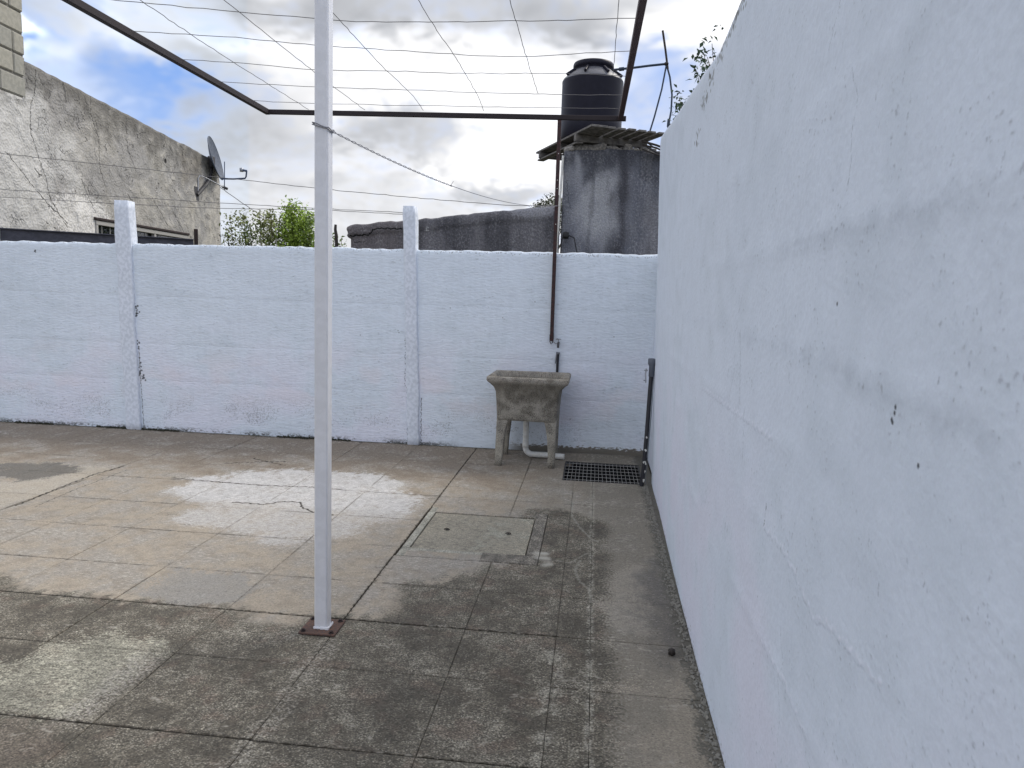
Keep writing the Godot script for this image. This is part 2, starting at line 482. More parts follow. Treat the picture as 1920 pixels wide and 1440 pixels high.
# small tiling material: colour varies between two tones with grain, laid on by world position
func grainy(c0: Color, c1: Color, scale: float, rough: float, relief: float, seed_: int, stretch := 1.0, metal := 0.0) -> StandardMaterial3D:
	G0 = c0; G1 = c1; GS = seed_; GT = stretch
	var m := surfaced(paint(256, 256, 5), relief, rough)
	m.metallic = metal
	m.uv1_triplanar = true
	m.uv1_world_triplanar = true
	m.uv1_scale = Vector3.ONE / scale
	return m

# ------------------------------------------------------------------ sky
func sky_band(W: int, H: int, y0: int, y1: int) -> PackedFloat32Array:
	var out := PackedFloat32Array()
	out.resize((y1 - y0) * W * 3)
	for y in range(y0, y1):
		var el := (0.5 - (y + 0.5) / H) * PI
		for x in W:
			var i := ((y - y0) * W + x) * 3
			if el < 0.0:
				out[i] = 0.42; out[i + 1] = 0.42; out[i + 2] = 0.42
				continue
			var az := wrapf((x + 0.5) / W * TAU, -PI, PI)   # Godot lays u = 0 towards -z
			var ed := rad_to_deg(el)
			var ad := rad_to_deg(az)
			var d := Vector3(sin(az) * cos(el), sin(el), -cos(az) * cos(el))
			var q := 150.0 / (d.y + 0.22)
			var px := d.x * q
			var pz := d.z * q
			var w1 := na(px * 0.7 + 40.0, pz * 0.7) - 0.5
			var w2 := na(px * 0.7, pz * 0.7 + 200.0) - 0.5
			var n1 := na(px * 0.55 + w1 * 60.0 + 11.0, pz * 0.55 + w2 * 60.0)
			var n2 := na(px * 1.7 + w2 * 50.0, pz * 1.7 + w1 * 50.0 + 77.0)
			var n3 := nb(px * 1.6 + w1 * 40.0, pz * 1.6 + w2 * 40.0)
			var f := n1 * 0.6 + n2 * 0.28 + n3 * 0.12
			var c := smoothstep(0.40, 0.56, f + 0.04)
			var b := lerpf(1.38, 0.84, smoothstep(0.42, 0.66, n1 * 0.5 + n2 * 0.35 + n3 * 0.15))
			if ad > -60.0 and ad < 35.0 and ed < 32.0:
				var wx := (n2 - 0.5) * 4.5 + w1 * 3.5 + (n3 - 0.5) * 1.8
				var wy := (n1 - 0.5) * 1.8 + w2 * 2.2 + (n3 - 0.5) * 1.2
				for m in range(0, MASS.size(), 7):
					var dx: float = (ad + wx - MASS[m + 0]) / MASS[m + 2]
					var dy: float = (ed + wy - MASS[m + 1]) / MASS[m + 3]
					var r := dx * dx + dy * dy
					if r > 2.6: continue
					var wgt: float = (1.0 - smoothstep(0.25, 2.6, r)) * MASS[m + 6]
					c = lerpf(c, clampf(MASS[m + 4] + (n3 - 0.5) * 0.35 + (n2 - 0.5) * 0.3, 0.0, 1.0), wgt)
					b = lerpf(b, MASS[m + 5] + (0.5 - n3) * 0.07 + (0.5 - n2) * 0.14, wgt)
			var t := pow(clampf(ed / 60.0, 0.0, 1.0), 0.6)
			var low := 1.0 - smoothstep(0.0, 14.0, ed)
			var blue := Color(lerpf(0.22, 0.12, t), lerpf(0.36, 0.23, t), lerpf(0.66, 0.53, t))
			blue = blue.lerp(Color(0.40, 0.50, 0.68), low * 0.4)
			b = lerpf(b, 0.92, low * 0.30)
			b = pow(maxf(b, 0.70), 2.2) / 1.5
			var white := Color(b * (1.0 - 0.03 * (1.0 - smoothstep(0.3, 0.7, b))), b, b * (1.015 + 0.05 * (1.0 - smoothstep(0.3, 0.7, b))))
			if ed < 20.0 and ad > -50.0 and ad < -26.0:
				white = Color(b * 0.91, b * 0.965, b * 1.05)
			var s := blue.lerp(white, c)
			out[i] = s.r; out[i + 1] = s.g; out[i + 2] = s.b
	return out

func sky_texture() -> ImageTexture:
	var W := 2048
	var H := 1024
	# cloud masses: azimuth, elevation (degrees), their radii, cover, brightness, strength
	var mass := [
		[-38.5, 16.0, 2.2, 1.8, 0.2, 0.92, 0.9], [-35.0, 14.6, 4.0, 3.0, 0.95, 0.94, 0.8], [-31.5, 11.8, 4.6, 2.6, 0.08, 0.92, 1.0], [-27.5, 12.6, 3.0, 1.6, 0.25, 0.9, 0.8],
		[-29.2, 8.8, 3.8, 2.6, 0.22, 0.92, 1.0], [-37.0, 9.0, 3.5, 2.5, 0.75, 0.95, 0.7], [-24.6, 13.9, 3.8, 2.0, 1.0, 0.88, 0.8], [-24.5, 18.8, 5.0, 2.0, 1.0, 0.80, 0.9], [-30.5, 17.5, 3.5, 2.0, 0.9, 0.95, 0.8],
		[-22.8, 16.2, 2.8, 1.6, 1.0, 1.02, 0.9], [-12.0, 19.8, 9.0, 2.2, 1.0, 0.79, 0.95], [-1.0, 18.9, 5.0, 2.2, 1.0, 0.77, 0.95],
		[-13.0, 14.6, 8.5, 2.6, 1.0, 1.03, 1.0], [-5.0, 15.0, 6.0, 2.6, 1.0, 1.08, 1.0], [-25.0, 9.8, 4.6, 2.2, 1.0, 0.82, 0.95], [-15.6, 11.2, 4.8, 1.5, 1.0, 0.81, 0.95],
		[-6.5, 11.2, 4.4, 2.4, 1.0, 1.10, 1.0], [-17.0, 8.8, 3.4, 1.4, 1.0, 0.93, 0.8], [-8.2, 7.6, 4.0, 1.2, 1.0, 0.80, 0.95], [-16.5, 6.4, 6.0, 1.4, 1.0, 0.90, 0.9], [-25.0, 6.2, 4.0, 2.0, 1.0, 0.90, 0.9], [-18.0, 3.5, 16.0, 2.4, 1.0, 0.93, 0.9],
		[3.2, 14.8, 2.6, 3.2, 0.42, 0.97, 1.0], [6.0, 14.6, 2.8, 2.4, 0.5, 0.98, 0.9], [2.5, 11.8, 2.5, 2.0, 0.5, 1.0, 0.9], [7.0, 19.8, 4.0, 2.3, 1.0, 1.12, 1.0], [0.5, 22.5, 6.0, 2.0, 1.0, 0.85, 0.8], [-38.0, 21.0, 8.0, 2.5, 1.0, 0.92, 0.7],
	]
	MASS = PackedFloat32Array()
	for m in mass: MASS.append_array(PackedFloat32Array(m))
	var parts := []
	parts.resize(16)
	var work := func(k: int) -> void:
		var out := sky_band(W, H, H * k / 16, H * (k + 1) / 16)
		lock.lock()
		parts[k] = out
		lock.unlock()
	in_threads(work, 16)
	var all := PackedByteArray()
	for p in parts:
		all.append_array((p as PackedFloat32Array).to_byte_array())
	return ImageTexture.create_from_image(Image.create_from_data(W, H, false, Image.FORMAT_RGBF, all))

# ------------------------------------------------------------------ painted surfaces
const FLOOR := Rect2(-6.7, -7.5, 7.4, 6.2)
const XL := [-0.11, -0.545, -1.145, -1.745, -2.35, -2.95, -3.5, -4.02, -4.6, -5.2, -5.8, -6.4]
const ZL := [-1.75, -2.30, -2.83, -3.28, -3.74, -4.32, -4.87, -5.49, -6.05, -6.62]

func V(a: Array) -> Array:
	var o := []
	for i in range(0, a.size(), 2):
		o.append(Vector2(a[i], a[i + 1]))
	return o

# finer texels towards the near edge of the yard
func floor_uv(p: Vector2) -> Vector2:
	var t := (p - FLOOR.position) / FLOOR.size
	return Vector2(t.x, pow(maxf(t.y, 0.0), 1.5))

func floor_material() -> StandardMaterial3D:
	cov_white = cover(V([-3.3, -5.4, -2.98, -5.78, -2.79, -5.98, -2.45, -6.1, -1.84, -6.02, -1.48, -5.83, -1.44, -5.5, -1.2, -5.3, -1.28, -4.97, -1.47, -4.68, -1.68, -4.26, -2.07, -4.28, -2.66, -4.43, -2.82, -4.83]), FLOOR, 34)
	cov_dark = cover(V([-6.7, -4.1, -4.2, -3.5, -3.12, -3.45, -2.71, -3.33, -2.39, -3.29, -2.22, -3.34, -1.99, -3.25, -1.72, -3.27, -1.45, -3.2, -1.28, -3.32, -1.1, -3.26, -0.92, -3.38, -0.94, -3.65, -0.78, -3.86, -0.51, -4.11, -0.40, -4.20, -0.40, -5.28, 0.01, -5.38, 0.12, -4.84, 0.05, -4.07, 0.08, -3.33, 0.22, -3.15, 0.23, -2.84, 0.13, -2.35, 0.1, -1.2, -6.7, -1.2]), FLOOR, 40)
	cov_sand = cover(V([0.11, -4.08, 0.28, -4.37, 0.38, -4.13, 0.35, -3.38, 0.21, -3.36, 0.08, -3.57]), FLOOR, 64)
	cov_lichen = cover(V([-2.41, -2.64, -2.26, -2.89, -1.99, -2.95, -1.75, -2.9, -1.8, -2.62, -1.81, -2.32, -2.6, -2.3]), FLOOR, 56)
	cov_patch = cover(V([-5.06, -5.66, -4.6, -5.78, -4.22, -5.63, -4.36, -5.18, -4.69, -5.24]), FLOOR, 80)
	cov_pale = cover(V([-4.57, -5.1, -4.36, -5.18, -4.21, -5.79, -4.03, -5.68, -4.08, -5.05, -3.99, -4.3, -4.9, -4.5]), FLOOR, 64)
	cov_grey = cover(V([-2.3, -3.36, -2.28, -3.77, -1.78, -3.67, -1.69, -3.31, -2.01, -3.28]), FLOOR, 64)
	cov_brown = cover(V([-1.8, -2.25, -1.75, -1.3, -3.5, -1.3, -3.5, -2.25]), FLOOR, 56)
	var W := 1800
	var H := 1400
	for x in W:
		var best := 9.0
		var wt := 0.0
		for i in JX.size():
			var d := absf(-6.7 + 7.4 * (x + 0.5) / W - JX[i])
			if d < best: best = d; wt = JW[i]
		NX.append(best); NW.append(wt)
	for y in H:
		var best := 9.0
		for l in JZ: best = minf(best, absf(-7.5 + 6.2 * pow((y + 0.5) / H, 1.0 / 1.5) - l))
		NZ.append(best)
	var after := func(a: Image, b: Image) -> void:
		var px := func(q: Array) -> Array:
			var o := []
			for p in q: o.append(floor_uv(p) * Vector2(W, H))
			return o
		# swirls of lime, old spills and small cracks
		var black := Color(0.17, 0.155, 0.13)
		# moss and earth thick in some joints
		for j in [[-1.145, -3.28, -1.145, -7.3, 1.7, 0.75], [-1.145, -3.3, -1.145, -4.9, 2.6, 0.35], [-2.4, -3.29, 0.0, -3.28, 1.8, 0.7], [-1.2, -3.28, -0.1, -3.28, 2.4, 0.45], [-3.2, -2.30, 0.1, -2.30, 2.2, 0.6], [-2.6, -2.31, -0.9, -2.30, 3.2, 0.35], [-1.745, -3.3, -1.745, -4.6, 1.2, 0.5], [-2.35, -2.0, -2.35, -3.3, 1.3, 0.5], [-0.545, -5.3, -0.545, -6.8, 1.2, 0.6], [-1.15, -5.49, 0.0, -5.49, 1.2, 0.5], [-1.1, -3.75, -0.2, -3.73, 1.3, 0.5], [-2.3, -2.83, 0.0, -2.83, 1.3, 0.45], [-4.0, -3.74, -2.4, -3.74, 1.5, 0.6], [-2.3, -3.74, -1.2, -3.74, 1.2, 0.45], [-4.2, -4.32, -2.5, -4.31, 1.4, 0.6], [-3.7, -4.87, -2.5, -4.87, 1.5, 0.7], [-1.7, -4.87, -1.1, -4.87, 1.2, 0.45], [-2.95, -4.3, -2.95, -4.9, 1.2, 0.5], [-0.54, -3.3, -0.54, -4.2, 1.1, 0.35]]:
			var bits := []
			for k in 14: bits.append(Vector2(lerpf(j[0], j[2], k / 13.0) + rng.randfn(0, 0.003), lerpf(j[1], j[3], k / 13.0) + rng.randfn(0, 0.003)))
			scratch(a, b, px.call(bits), j[4] * 0.8, Color(0.20, 0.18, 0.145), 0.5, -0.2, j[5] * 0.9)
		var chalk := Color(0.58, 0.57, 0.53)
		for k in 3:
			scratch(a, b, px.call(V([-0.11, -5.6, -0.10, -5.2, -0.04, -4.95, 0.04, -4.72, 0.09, -4.66])), 2.2, chalk, 0.22, 0.05, 0.6)
			scratch(a, b, px.call(V([-0.22, -4.28, -0.08, -4.25, -0.03, -4.35, 0.03, -4.45])), 2.0, chalk, 0.22, 0.05, 0.6)
			scratch(a, b, px.call(V([-0.02, -4.3, -0.05, -4.15, -0.02, -3.98, 0.04, -3.86, 0.05, -3.7])), 2.2, chalk, 0.2, 0.05, 0.6)
		scratch(a, b, px.call(V([-0.27, -4.40, -0.24, -4.25, -0.21, -4.2])), 9.0, Color(0.66, 0.65, 0.61), 0.35, 0.05, 0.5)
		for k in 260:
			var p := Vector2(rng.randf_range(-3.5, 0.4), rng.randf_range(-3.3, -1.8))
			var q := [p]
			for j in rng.randi_range(1, 4):
				q.append(q[-1] + Vector2(rng.randf_range(-0.06, 0.07), rng.randf_range(-0.03, 0.03)))
			scratch(a, b, px.call(q), rng.randf_range(0.7, 2.6), Color(0.62, 0.60, 0.555), rng.randf_range(0.15, 0.5), 0.06, 0.45)
		for k in 60:
			var p := Vector2(rng.randf_range(-5.5, -0.3), rng.randf_range(-6.9, -3.3))
			var q := [p]
			for j in rng.randi_range(1, 3):
				q.append(q[-1] + Vector2(rng.randf_range(-0.16, 0.16), rng.randf_range(-0.03, 0.03)))
			scratch(a, b, px.call(q), rng.randf_range(0.8, 2.0), Color(0.36, 0.33, 0.29), rng.randf_range(0.15, 0.4), -0.05, 0.5)
		scratch(a, b, px.call(V([-2.6, -5.0, -2.36, -4.99, -2.25, -5.09, -2.12, -5.1, -2.06, -4.98, -1.94, -4.89, -1.78, -4.86])), 2.2, black, 0.8, -0.3, 0.9)
		scratch(a, b, px.call(V([-3.4, -5.53, -2.95, -5.5, -2.6, -5.48, -2.2, -5.53, -1.9, -5.5])), 1.7, black, 0.7, -0.25, 0.85)
		scratch(a, b, px.call(V([-3.25, -6.1, -2.95, -6.25, -2.75, -6.3])), 2.0, black, 0.6, -0.2, 0.7)
		scratch(a, b, px.call(V([-3.1, -6.35, -2.7, -6.15])), 2.0, black, 0.6, -0.2, 0.7)
		scratch(a, b, px.call(V([-4.0, -4.6, -4.04, -5.1, -4.06, -5.5, -4.0, -5.8])), 2.4, black, 0.6, -0.2, 0.75)
		scratch(a, b, px.call(V([-3.86, -4.6, -3.9, -5.1, -3.9, -5.7])), 1.6, black, 0.5, -0.2, 0.55)
	var m := surfaced(paint(W, H, 0, after), 0.28, 0.92)
	m.vertex_color_use_as_albedo = true
	return m

func white_px(x: int, y: int, W: int, H: int, sx: float, sy: float, streak: float) -> Color:
	# lime-washed render: near white and a little blue, with worn, pinkish and greyer areas
	var u := sx * (x + 0.5) / W
	var v := sy * (1.0 - (y + 0.5) / H)
	var a := na(u * 60.0, v * 60.0) - 0.5
	var b := na(u * 260.0 + 50.0, v * 330.0 * (1.0 if streak < 1.0 else 1.5)) - 0.5
	var e := nb(u * 420.0 / streak, v * 620.0) - 0.5
	var f := nb(u * 110.0 * streak + 99.0, v * 60.0 / streak + 30.0) - 0.5
	var g := hash2(x, y) - 0.5
	var c := Color(0.860, 0.892, 0.926).lerp(Color(0.874, 0.882, 0.922), smoothstep(-0.15, 0.25, a) * smoothstep(1.6, 0.7, v + a))
	c = c.lerp(Color(0.81, 0.845, 0.875), smoothstep(0.0, 0.35, b * 0.7 - a * 0.8 + e * 0.3) * 0.55)
	c = c * (1.0 + e * 0.04 + g * 0.025 + f * 0.025 + b * 0.03)
	# thin places where the old render greys through
	c = c.lerp(Color(0.68, 0.70, 0.725), smoothstep(0.24, 0.44, e * 0.9 + b * 0.5) * 0.22)
	c = c.lerp(Color(0.50, 0.51, 0.53), smoothstep(0.37, 0.47, e + b * 0.30 + g * 0.06) * 0.28)
	c.a = clampf(0.5 + e * 0.5 + b * 0.6 + a * 0.4 + g * 0.10, 0.0, 1.0)
	return c

func right_wall_material() -> StandardMaterial3D:
	var W := 2048
	var H := 1024
	# u = -z over 6.5 m, v = height over 3 m
	var after := func(a: Image, b: Image) -> void:
		var px := func(q: Array) -> Array:
			var o := []
			for i in range(0, q.size(), 2): o.append(Vector2(-q[i] / 6.5 * W, (1.0 - q[i + 1] / 3.0) * H))
			return o
		var smudge := Color(0.60, 0.63, 0.67)
		var dark := Color(0.30, 0.31, 0.33)
		for r in [[-2.1, 1.75, -1.72, 1.75, -1.41, 1.74, -1.24, 1.75, -1.11, 1.745, -1.03, 1.755], [-2.64, 1.48, -2.05, 1.48, -1.64, 1.47, -1.44, 1.47], [-1.5, 1.46, -1.1, 1.44, -0.95, 1.44]]:
			scratch(a, b, px.call(r), 9.0, smudge, 0.009, -0.002, 0.4)
			scratch(a, b, px.call(r), 2.5, smudge, 0.03, -0.01, 0.25)
		for r in [[-2.08, 0.97, -1.87, 0.98, -1.75, 0.96, -1.59, 0.92, -1.49, 0.95, -1.38, 0.96, -1.21, 0.97], [-2.08, 0.66, -1.78, 0.67, -1.57, 0.65], [-3.41, 1.2, -2.5, 1.22, -2.04, 1.23]]:
			scratch(a, b, px.call(r), 2.6, Color(0.93, 0.94, 0.98), 0.2, 0.12, 0.6)
			scratch(a, b, px.call(r.map(func(k: float) -> float: return k - 0.012 if k > 0.0 else k)), 1.6, smudge, 0.16, -0.1, 0.35)
		scratch(a, b, px.call([-2.60, 1.5, -2.56, 1.38, -2.52, 1.25]), 0.8, dark, 0.35, -0.2, 0.8)
		scratch(a, b, px.call([-2.07, 1.04, -2.07, 0.97]), 1.0, dark, 0.6, -0.2, 0.5)
		for h in [[-1.25, 1.435], [-1.252, 1.425], [-1.262, 1.412], [-1.258, 1.408], [-1.15, 1.36], [-1.59, 1.6], [-4.74, 0.68]]:
			var q: Array = px.call(h)
			blot(a, b, q[0], 1.7, Color(0.16, 0.16, 0.17), 0.85, -0.4)
		for s in [[-0.98, 1.14, 10], [-1.0, 1.1, 8], [-0.91, 1.07, 14], [-0.87, 1.13, 12], [-1.32, 1.15, 16], [-1.14, 1.22, 6], [-0.96, 1.25, 9], [-0.93, 1.22, 7], [-1.05, 1.78, 9], [-1.0, 1.76, 7], [-1.31, 1.77, 8], [-1.41, 1.76, 7], [-1.67, 2.08, 3], [-1.72, 2.09, 3], [-1.02, 1.61, 6], [-1.01, 1.57, 6], [-1.06, 1.51, 5], [-3.3, 1.25, 5], [-2.6, 0.5, 6]]:
			for k in s[2]:
				var q: Array = px.call([s[0] + rng.randfn(0.0, 0.03), s[1] + rng.randfn(0.0, 0.03)])
				scratch(a, b, [q[0], q[0] + Vector2(rng.randf_range(-2, 2), rng.randf_range(-5, 5))], rng.randf_range(0.5, 1.1), Color(0.60, 0.62, 0.65), rng.randf_range(0.15, 0.5), -0.06, 0.5)
		# faint cracks and flecks everywhere
		for k in 260:
			var q := Vector2(rng.randf_range(260, 2040), rng.randf_range(20, 1000))
			scratch(a, b, [q, q + Vector2(rng.randf_range(-3, 3), rng.randf_range(-10, 10))], rng.randf_range(0.6, 1.2), Color(0.58, 0.60, 0.63), rng.randf_range(0.12, 0.4), -0.08, 0.5)
		for k in 26:
			var q := [Vector2(rng.randf_range(500, 2000), rng.randf_range(150, 900))]
			for j in 5: q.append(q[-1] + Vector2(rng.randf_range(-14, 14), rng.randf_range(4, 22)))
			scratch(a, b, q, 0.9, Color(0.55, 0.57, 0.60), 0.35, -0.12, 0.6)
		# paint gone from the arris, showing grey mortar
		for c in [[-2.96, 2.715, 26], [-3.08, 2.69, 22], [-3.4, 2.66, 18], [-3.62, 2.62, 14], [-3.78, 2.58, 16], [-4.0, 2.45, 8]]:
			for k in c[2] * 2:
				var q: Array = px.call([c[0] + rng.randfn(0.0, 0.07), c[1] - 0.01 + rng.randfn(0.0, 0.022)])
				blot(a, b, q[0], rng.randf_range(1.5, 5.0), Color(0.27, 0.27, 0.25).lerp(Color(0.6, 0.6, 0.58), rng.randf()), 0.85, -0.3)
		# splashed dirt and bare flakes at the foot
		for k in 500:
			var q: Array = px.call([-rng.randf_range(0.1, 6.4), absf(rng.randfn(0.0, 0.02))])
			blot(a, b, q[0], rng.randf_range(0.8, 2.5), Color(0.42, 0.40, 0.36), 0.5, -0.1)
	var m := surfaced(paint(W, H, 1, after), 0.15, 0.88)
	m.albedo_color = Color(0.97, 0.971, 0.98)
	return m

func back_wall_material() -> StandardMaterial3D:
	var W := 2048
	var H := 640
	# u = x + 7.6 over 8.4 m, v = height over 2.5 m
	var after := func(a: Image, b: Image) -> void:
		var px := func(x: float, y: float) -> Vector2: return Vector2((x + 7.6) / 8.4 * W, (1.0 - y / 2.5) * H)
		for y in [0.93, 0.545, 1.45]:
			for k in 15:
				var x := rng.randf_range(-7.5, 0.5)
				scratch(a, b, [px.call(x, y + rng.randfn(0, 0.008)), px.call(x + rng.randf_range(0.1, 0.5), y + rng.randfn(0, 0.008))], 1.0, Color(0.92, 0.94, 0.98), 0.2, 0.2, 0.5)
				scratch(a, b, [px.call(x, y - 0.016), px.call(x + rng.randf_range(0.05, 0.3), y - 0.018)], 0.8, Color(0.62, 0.65, 0.70), 0.2, -0.15, 0.4)
		for h in [[-4.86, 1.31, 10, 0.035], [-4.87, 1.24, 5, 0.02], [-4.85, 0.93, 7, 0.022], [-4.84, 0.62, 10, 0.035], [-4.80, 0.575, 6, 0.03], [-4.85, 0.75, 4, 0.03], [-6.0, 1.91, 3, 0.014]]:
			for k in h[2]:
				blot(a, b, px.call(h[0] + rng.randfn(0, h[3] * 0.5), h[1] + rng.randfn(0, h[3])), rng.randf_range(1.6, 3.4), Color(0.12, 0.12, 0.12), 0.85, -0.5)
		for h in [[-2.0, 1.18], [-1.99, 1.16], [-1.46, 1.43], [-0.92, 1.35], [-0.6, 1.52], [-2.4, 1.12], [-0.2, 0.35], [0.2, 1.2]]:
			blot(a, b, px.call(h[0], h[1]), 1.5, Color(0.2, 0.2, 0.2), 0.8, -0.4)
		# cracks down both sides of the concrete posts
		for p in [[-5.045, 1.98, -5.02, 1.3, 0.7], [-5.01, 0.9, -5.0, 0.05, 0.5], [-4.895, 1.75, -4.89, 1.35, 0.6], [-4.85, 0.9, -4.82, 0.03, 0.8], [-1.925, 2.0, -1.92, 0.6, 0.35], [-1.90, 0.6, -1.88, 0.02, 0.75], [-1.745, 0.5, -1.74, 0.02, 0.9]]:
			scratch(a, b, [px.call(p[0], p[1]), px.call(p[2], p[3])], 1.1, Color(0.16, 0.16, 0.16), 0.8, -0.4, p[4] * 0.8)
		for k in 260:
			var q: Vector2 = px.call(rng.randf_range(-7.5, 0.5), rng.randf_range(0.1, 1.98))
			scratch(a, b, [q, q + Vector2(rng.randf_range(-14, 14), rng.randf_range(-1.5, 1.5))], rng.randf_range(0.5, 1.1), Color(0.50, 0.53, 0.58), rng.randf_range(0.15, 0.4), -0.2, 0.6)
		# dirty top edge
		for k in 700:
			blot(a, b, px.call(rng.randf_range(-7.6, 0.6), 2.0 - absf(rng.randfn(0, 0.012))), rng.randf_range(0.7, 1.7), Color(0.34, 0.33, 0.32), 0.45, -0.1)
	return surfaced(paint(W, H, 2, after), 0.55, 0.9)

func neighbour_material() -> StandardMaterial3D:
	var W := 1024
	var H := 512
	# u = metres along the wall from its near end (7 m), v = height 1.2 .. 4.4
	var after := func(a: Image, b: Image) -> void:
		var black := Color(0.17, 0.165, 0.155)
		var px := func(q: Array) -> Array:
			var o := []
			for i in range(0, q.size(), 2): o.append(Vector2(q[i] / 7.0 * W, (4.4 - q[i + 1]) / 3.2 * H))
			return o
		for c in [[0.78, 4.05, 0.75, 3.75, 0.68, 3.6, 0.66, 3.3, 0.78, 3.05, 0.9, 2.8, 0.95, 2.6, 1.1, 2.4, 1.3, 2.25], [1.9, 4.05, 1.85, 3.8, 2.0, 3.5, 2.0, 3.1, 2.15, 2.8], [1.3, 4.05, 1.35, 3.8], [2.7, 3.95, 2.75, 3.5, 2.95, 3.2], [0.2, 3.0, 0.6, 2.7, 1.0, 2.45, 1.3, 2.3], [1.6, 2.9, 1.9, 2.5], [3.4, 2.9, 3.9, 2.5], [4.1, 2.7, 4.4, 2.45]]:
			scratch(a, b, px.call(c), 1.1, black, 0.6, -0.4, 0.7)
		for k in 180:
			var q := Vector2(rng.randf_range(100, 1000), rng.randf_range(50, 420))
			var r := [q]
			for j in 3: r.append(r[-1] + Vector2(rng.randf_range(-4, 8), rng.randf_range(-2, 9)))
			scratch(a, b, r, rng.randf_range(0.7, 1.5), black, rng.randf_range(0.2, 0.6), -0.3, 0.7)
		blot(a, b, px.call([3.85, 3.53])[0], 7.0, Color(0.05, 0.05, 0.05), 1.0, -0.6)
	return surfaced(paint(W, H, 3, after), 2.6, 0.95)

func dark_wall_material() -> StandardMaterial3D:
	var W := 1024
	var H := 640
	# soot-dark render of the roof wall and the tank tower; u = x + 3.3 over 4.2 m, v = height 1.2 .. 3.6
	var after := func(a: Image, b: Image) -> void:
		var px := func(q: Array) -> Array:
			var o := []
			for i in range(0, q.size(), 2): o.append(Vector2((q[i] + 3.3) / 4.2 * W, (3.6 - q[i + 1]) / 2.4 * H))
			return o
		scratch(a, b, px.call([-3.05, 2.235, -2.9, 2.25, -2.8, 2.255, -2.74, 2.32, -2.66, 2.335, -2.38, 2.335]), 2.2, Color(0.03, 0.03, 0.03), 1.0, -0.6, 1.0)
		scratch(a, b, px.call([-3.0, 2.16, -2.85, 2.17]), 1.4, Color(0.06, 0.06, 0.06), 0.7, -0.5, 0.7)
		for k in 10: blot(a, b, px.call([-2.07 + rng.randfn(0, 0.012), 2.345 + rng.randfn(0, 0.012)])[0], 2.6, Color(0.78, 0.78, 0.78), 0.8, 0.2)
		scratch(a, b, px.call([-0.40, 2.95, -0.37, 2.7, -0.33, 2.6]), 1.0, Color(0.1, 0.1, 0.1), 0.6, -0.4, 0.7)
	return surfaced(paint(W, H, 4, after), 0.7, 0.95)

# ------------------------------------------------------------------ the setting
func subtract(r: Rect2, cut: Rect2) -> Array:
	if not r.intersects(cut): return [r]
	var o := []
	var i := r.intersection(cut)
	if i.position.y - r.position.y > 0.02: o.append(Rect2(r.position, Vector2(r.size.x, i.position.y - r.position.y)))
	if r.end.y - i.end.y > 0.02: o.append(Rect2(r.position.x, i.end.y, r.size.x, r.end.y - i.end.y))
	if i.position.x - r.position.x > 0.02: o.append(Rect2(r.position.x, i.position.y, i.position.x - r.position.x, i.size.y))
	if r.end.x - i.end.x > 0.02: o.append(Rect2(i.end.x, i.position.y, r.end.x - i.end.x, i.size.y))
	return o

const HATCH := Rect2(-1.135, -5.19, 0.865, 1.02)
const DRAIN := Rect2(-0.215, -6.96, 0.70, 0.74)

func slab(r: Rect2, gaps: Array, parent: Node3D, called := "slab", lift := 0.0, origin := Vector3.ZERO) -> MeshInstance3D:
	# ragged-edged concrete slab: gaps = half joint widths left, right, far, near
	var x0: float = r.position.x + gaps[0]
	var x1: float = r.end.x - gaps[1]
	var z0: float = r.position.y + gaps[2]
	var z1: float = r.end.y - gaps[3]
	var edge := []
	var nx := int(clampf((x1 - x0) / 0.10, 1, 7))
	var nz_ := int(clampf((z1 - z0) / 0.10, 1, 7))
	for i in nx: edge.append(Vector2(lerpf(x0, x1, float(i) / nx), z0))
	for i in nz_: edge.append(Vector2(x1, lerpf(z0, z1, float(i) / nz_)))
	for i in nx: edge.append(Vector2(lerpf(x1, x0, float(i) / nx), z1))
	for i in nz_: edge.append(Vector2(x0, lerpf(z1, z0, float(i) / nz_)))
	var dy := lift + rng.randf_range(-0.0012, 0.0012)
	var tx := rng.randf_range(-0.002, 0.002)
	var tz := rng.randf_range(-0.002, 0.002)
	var c := r.get_center()
	var tone := rng.randf_range(0.96, 1.03)
	var col := Color(tone, tone, tone)
	var st := S()
	st.set_color(col)
	var P := func(p: Vector2, y: float) -> Vector3: return Vector3(p.x, y + dy + (p.x - c.x) * tx + (p.y - c.y) * tz, p.y)
	var put := func(v: Vector3) -> void:
		st.set_color(col)
		st.set_uv(floor_uv(Vector2(v.x, v.z)))
		st.add_vertex(v - origin)
	var n := edge.size()
	var rim := []
	for i in n:
		var p: Vector2 = edge[i] + Vector2(rng.randf_range(-0.001, 0.001), rng.randf_range(-0.001, 0.001))
		rim.append(p)
	st.set_smooth_group(-1)
	for i in n:
		var a: Vector2 = rim[i]
		var b: Vector2 = rim[(i + 1) % n]
		var ai := a + (c - a).normalized() * 0.004
		var bi := b + (c - b).normalized() * 0.004
		for v in [P.call(c, 0.0), P.call(ai, 0.0), P.call(bi, 0.0), P.call(ai, 0.0), P.call(a, -0.0018), P.call(b, -0.0018), P.call(ai, 0.0), P.call(b, -0.0018), P.call(bi, 0.0), P.call(a, -0.0018), P.call(a, -0.05), P.call(b, -0.05), P.call(a, -0.0018), P.call(b, -0.05), P.call(b, -0.0018)]:
			put.call(v)
	return obj(called, st, M.floor, parent)

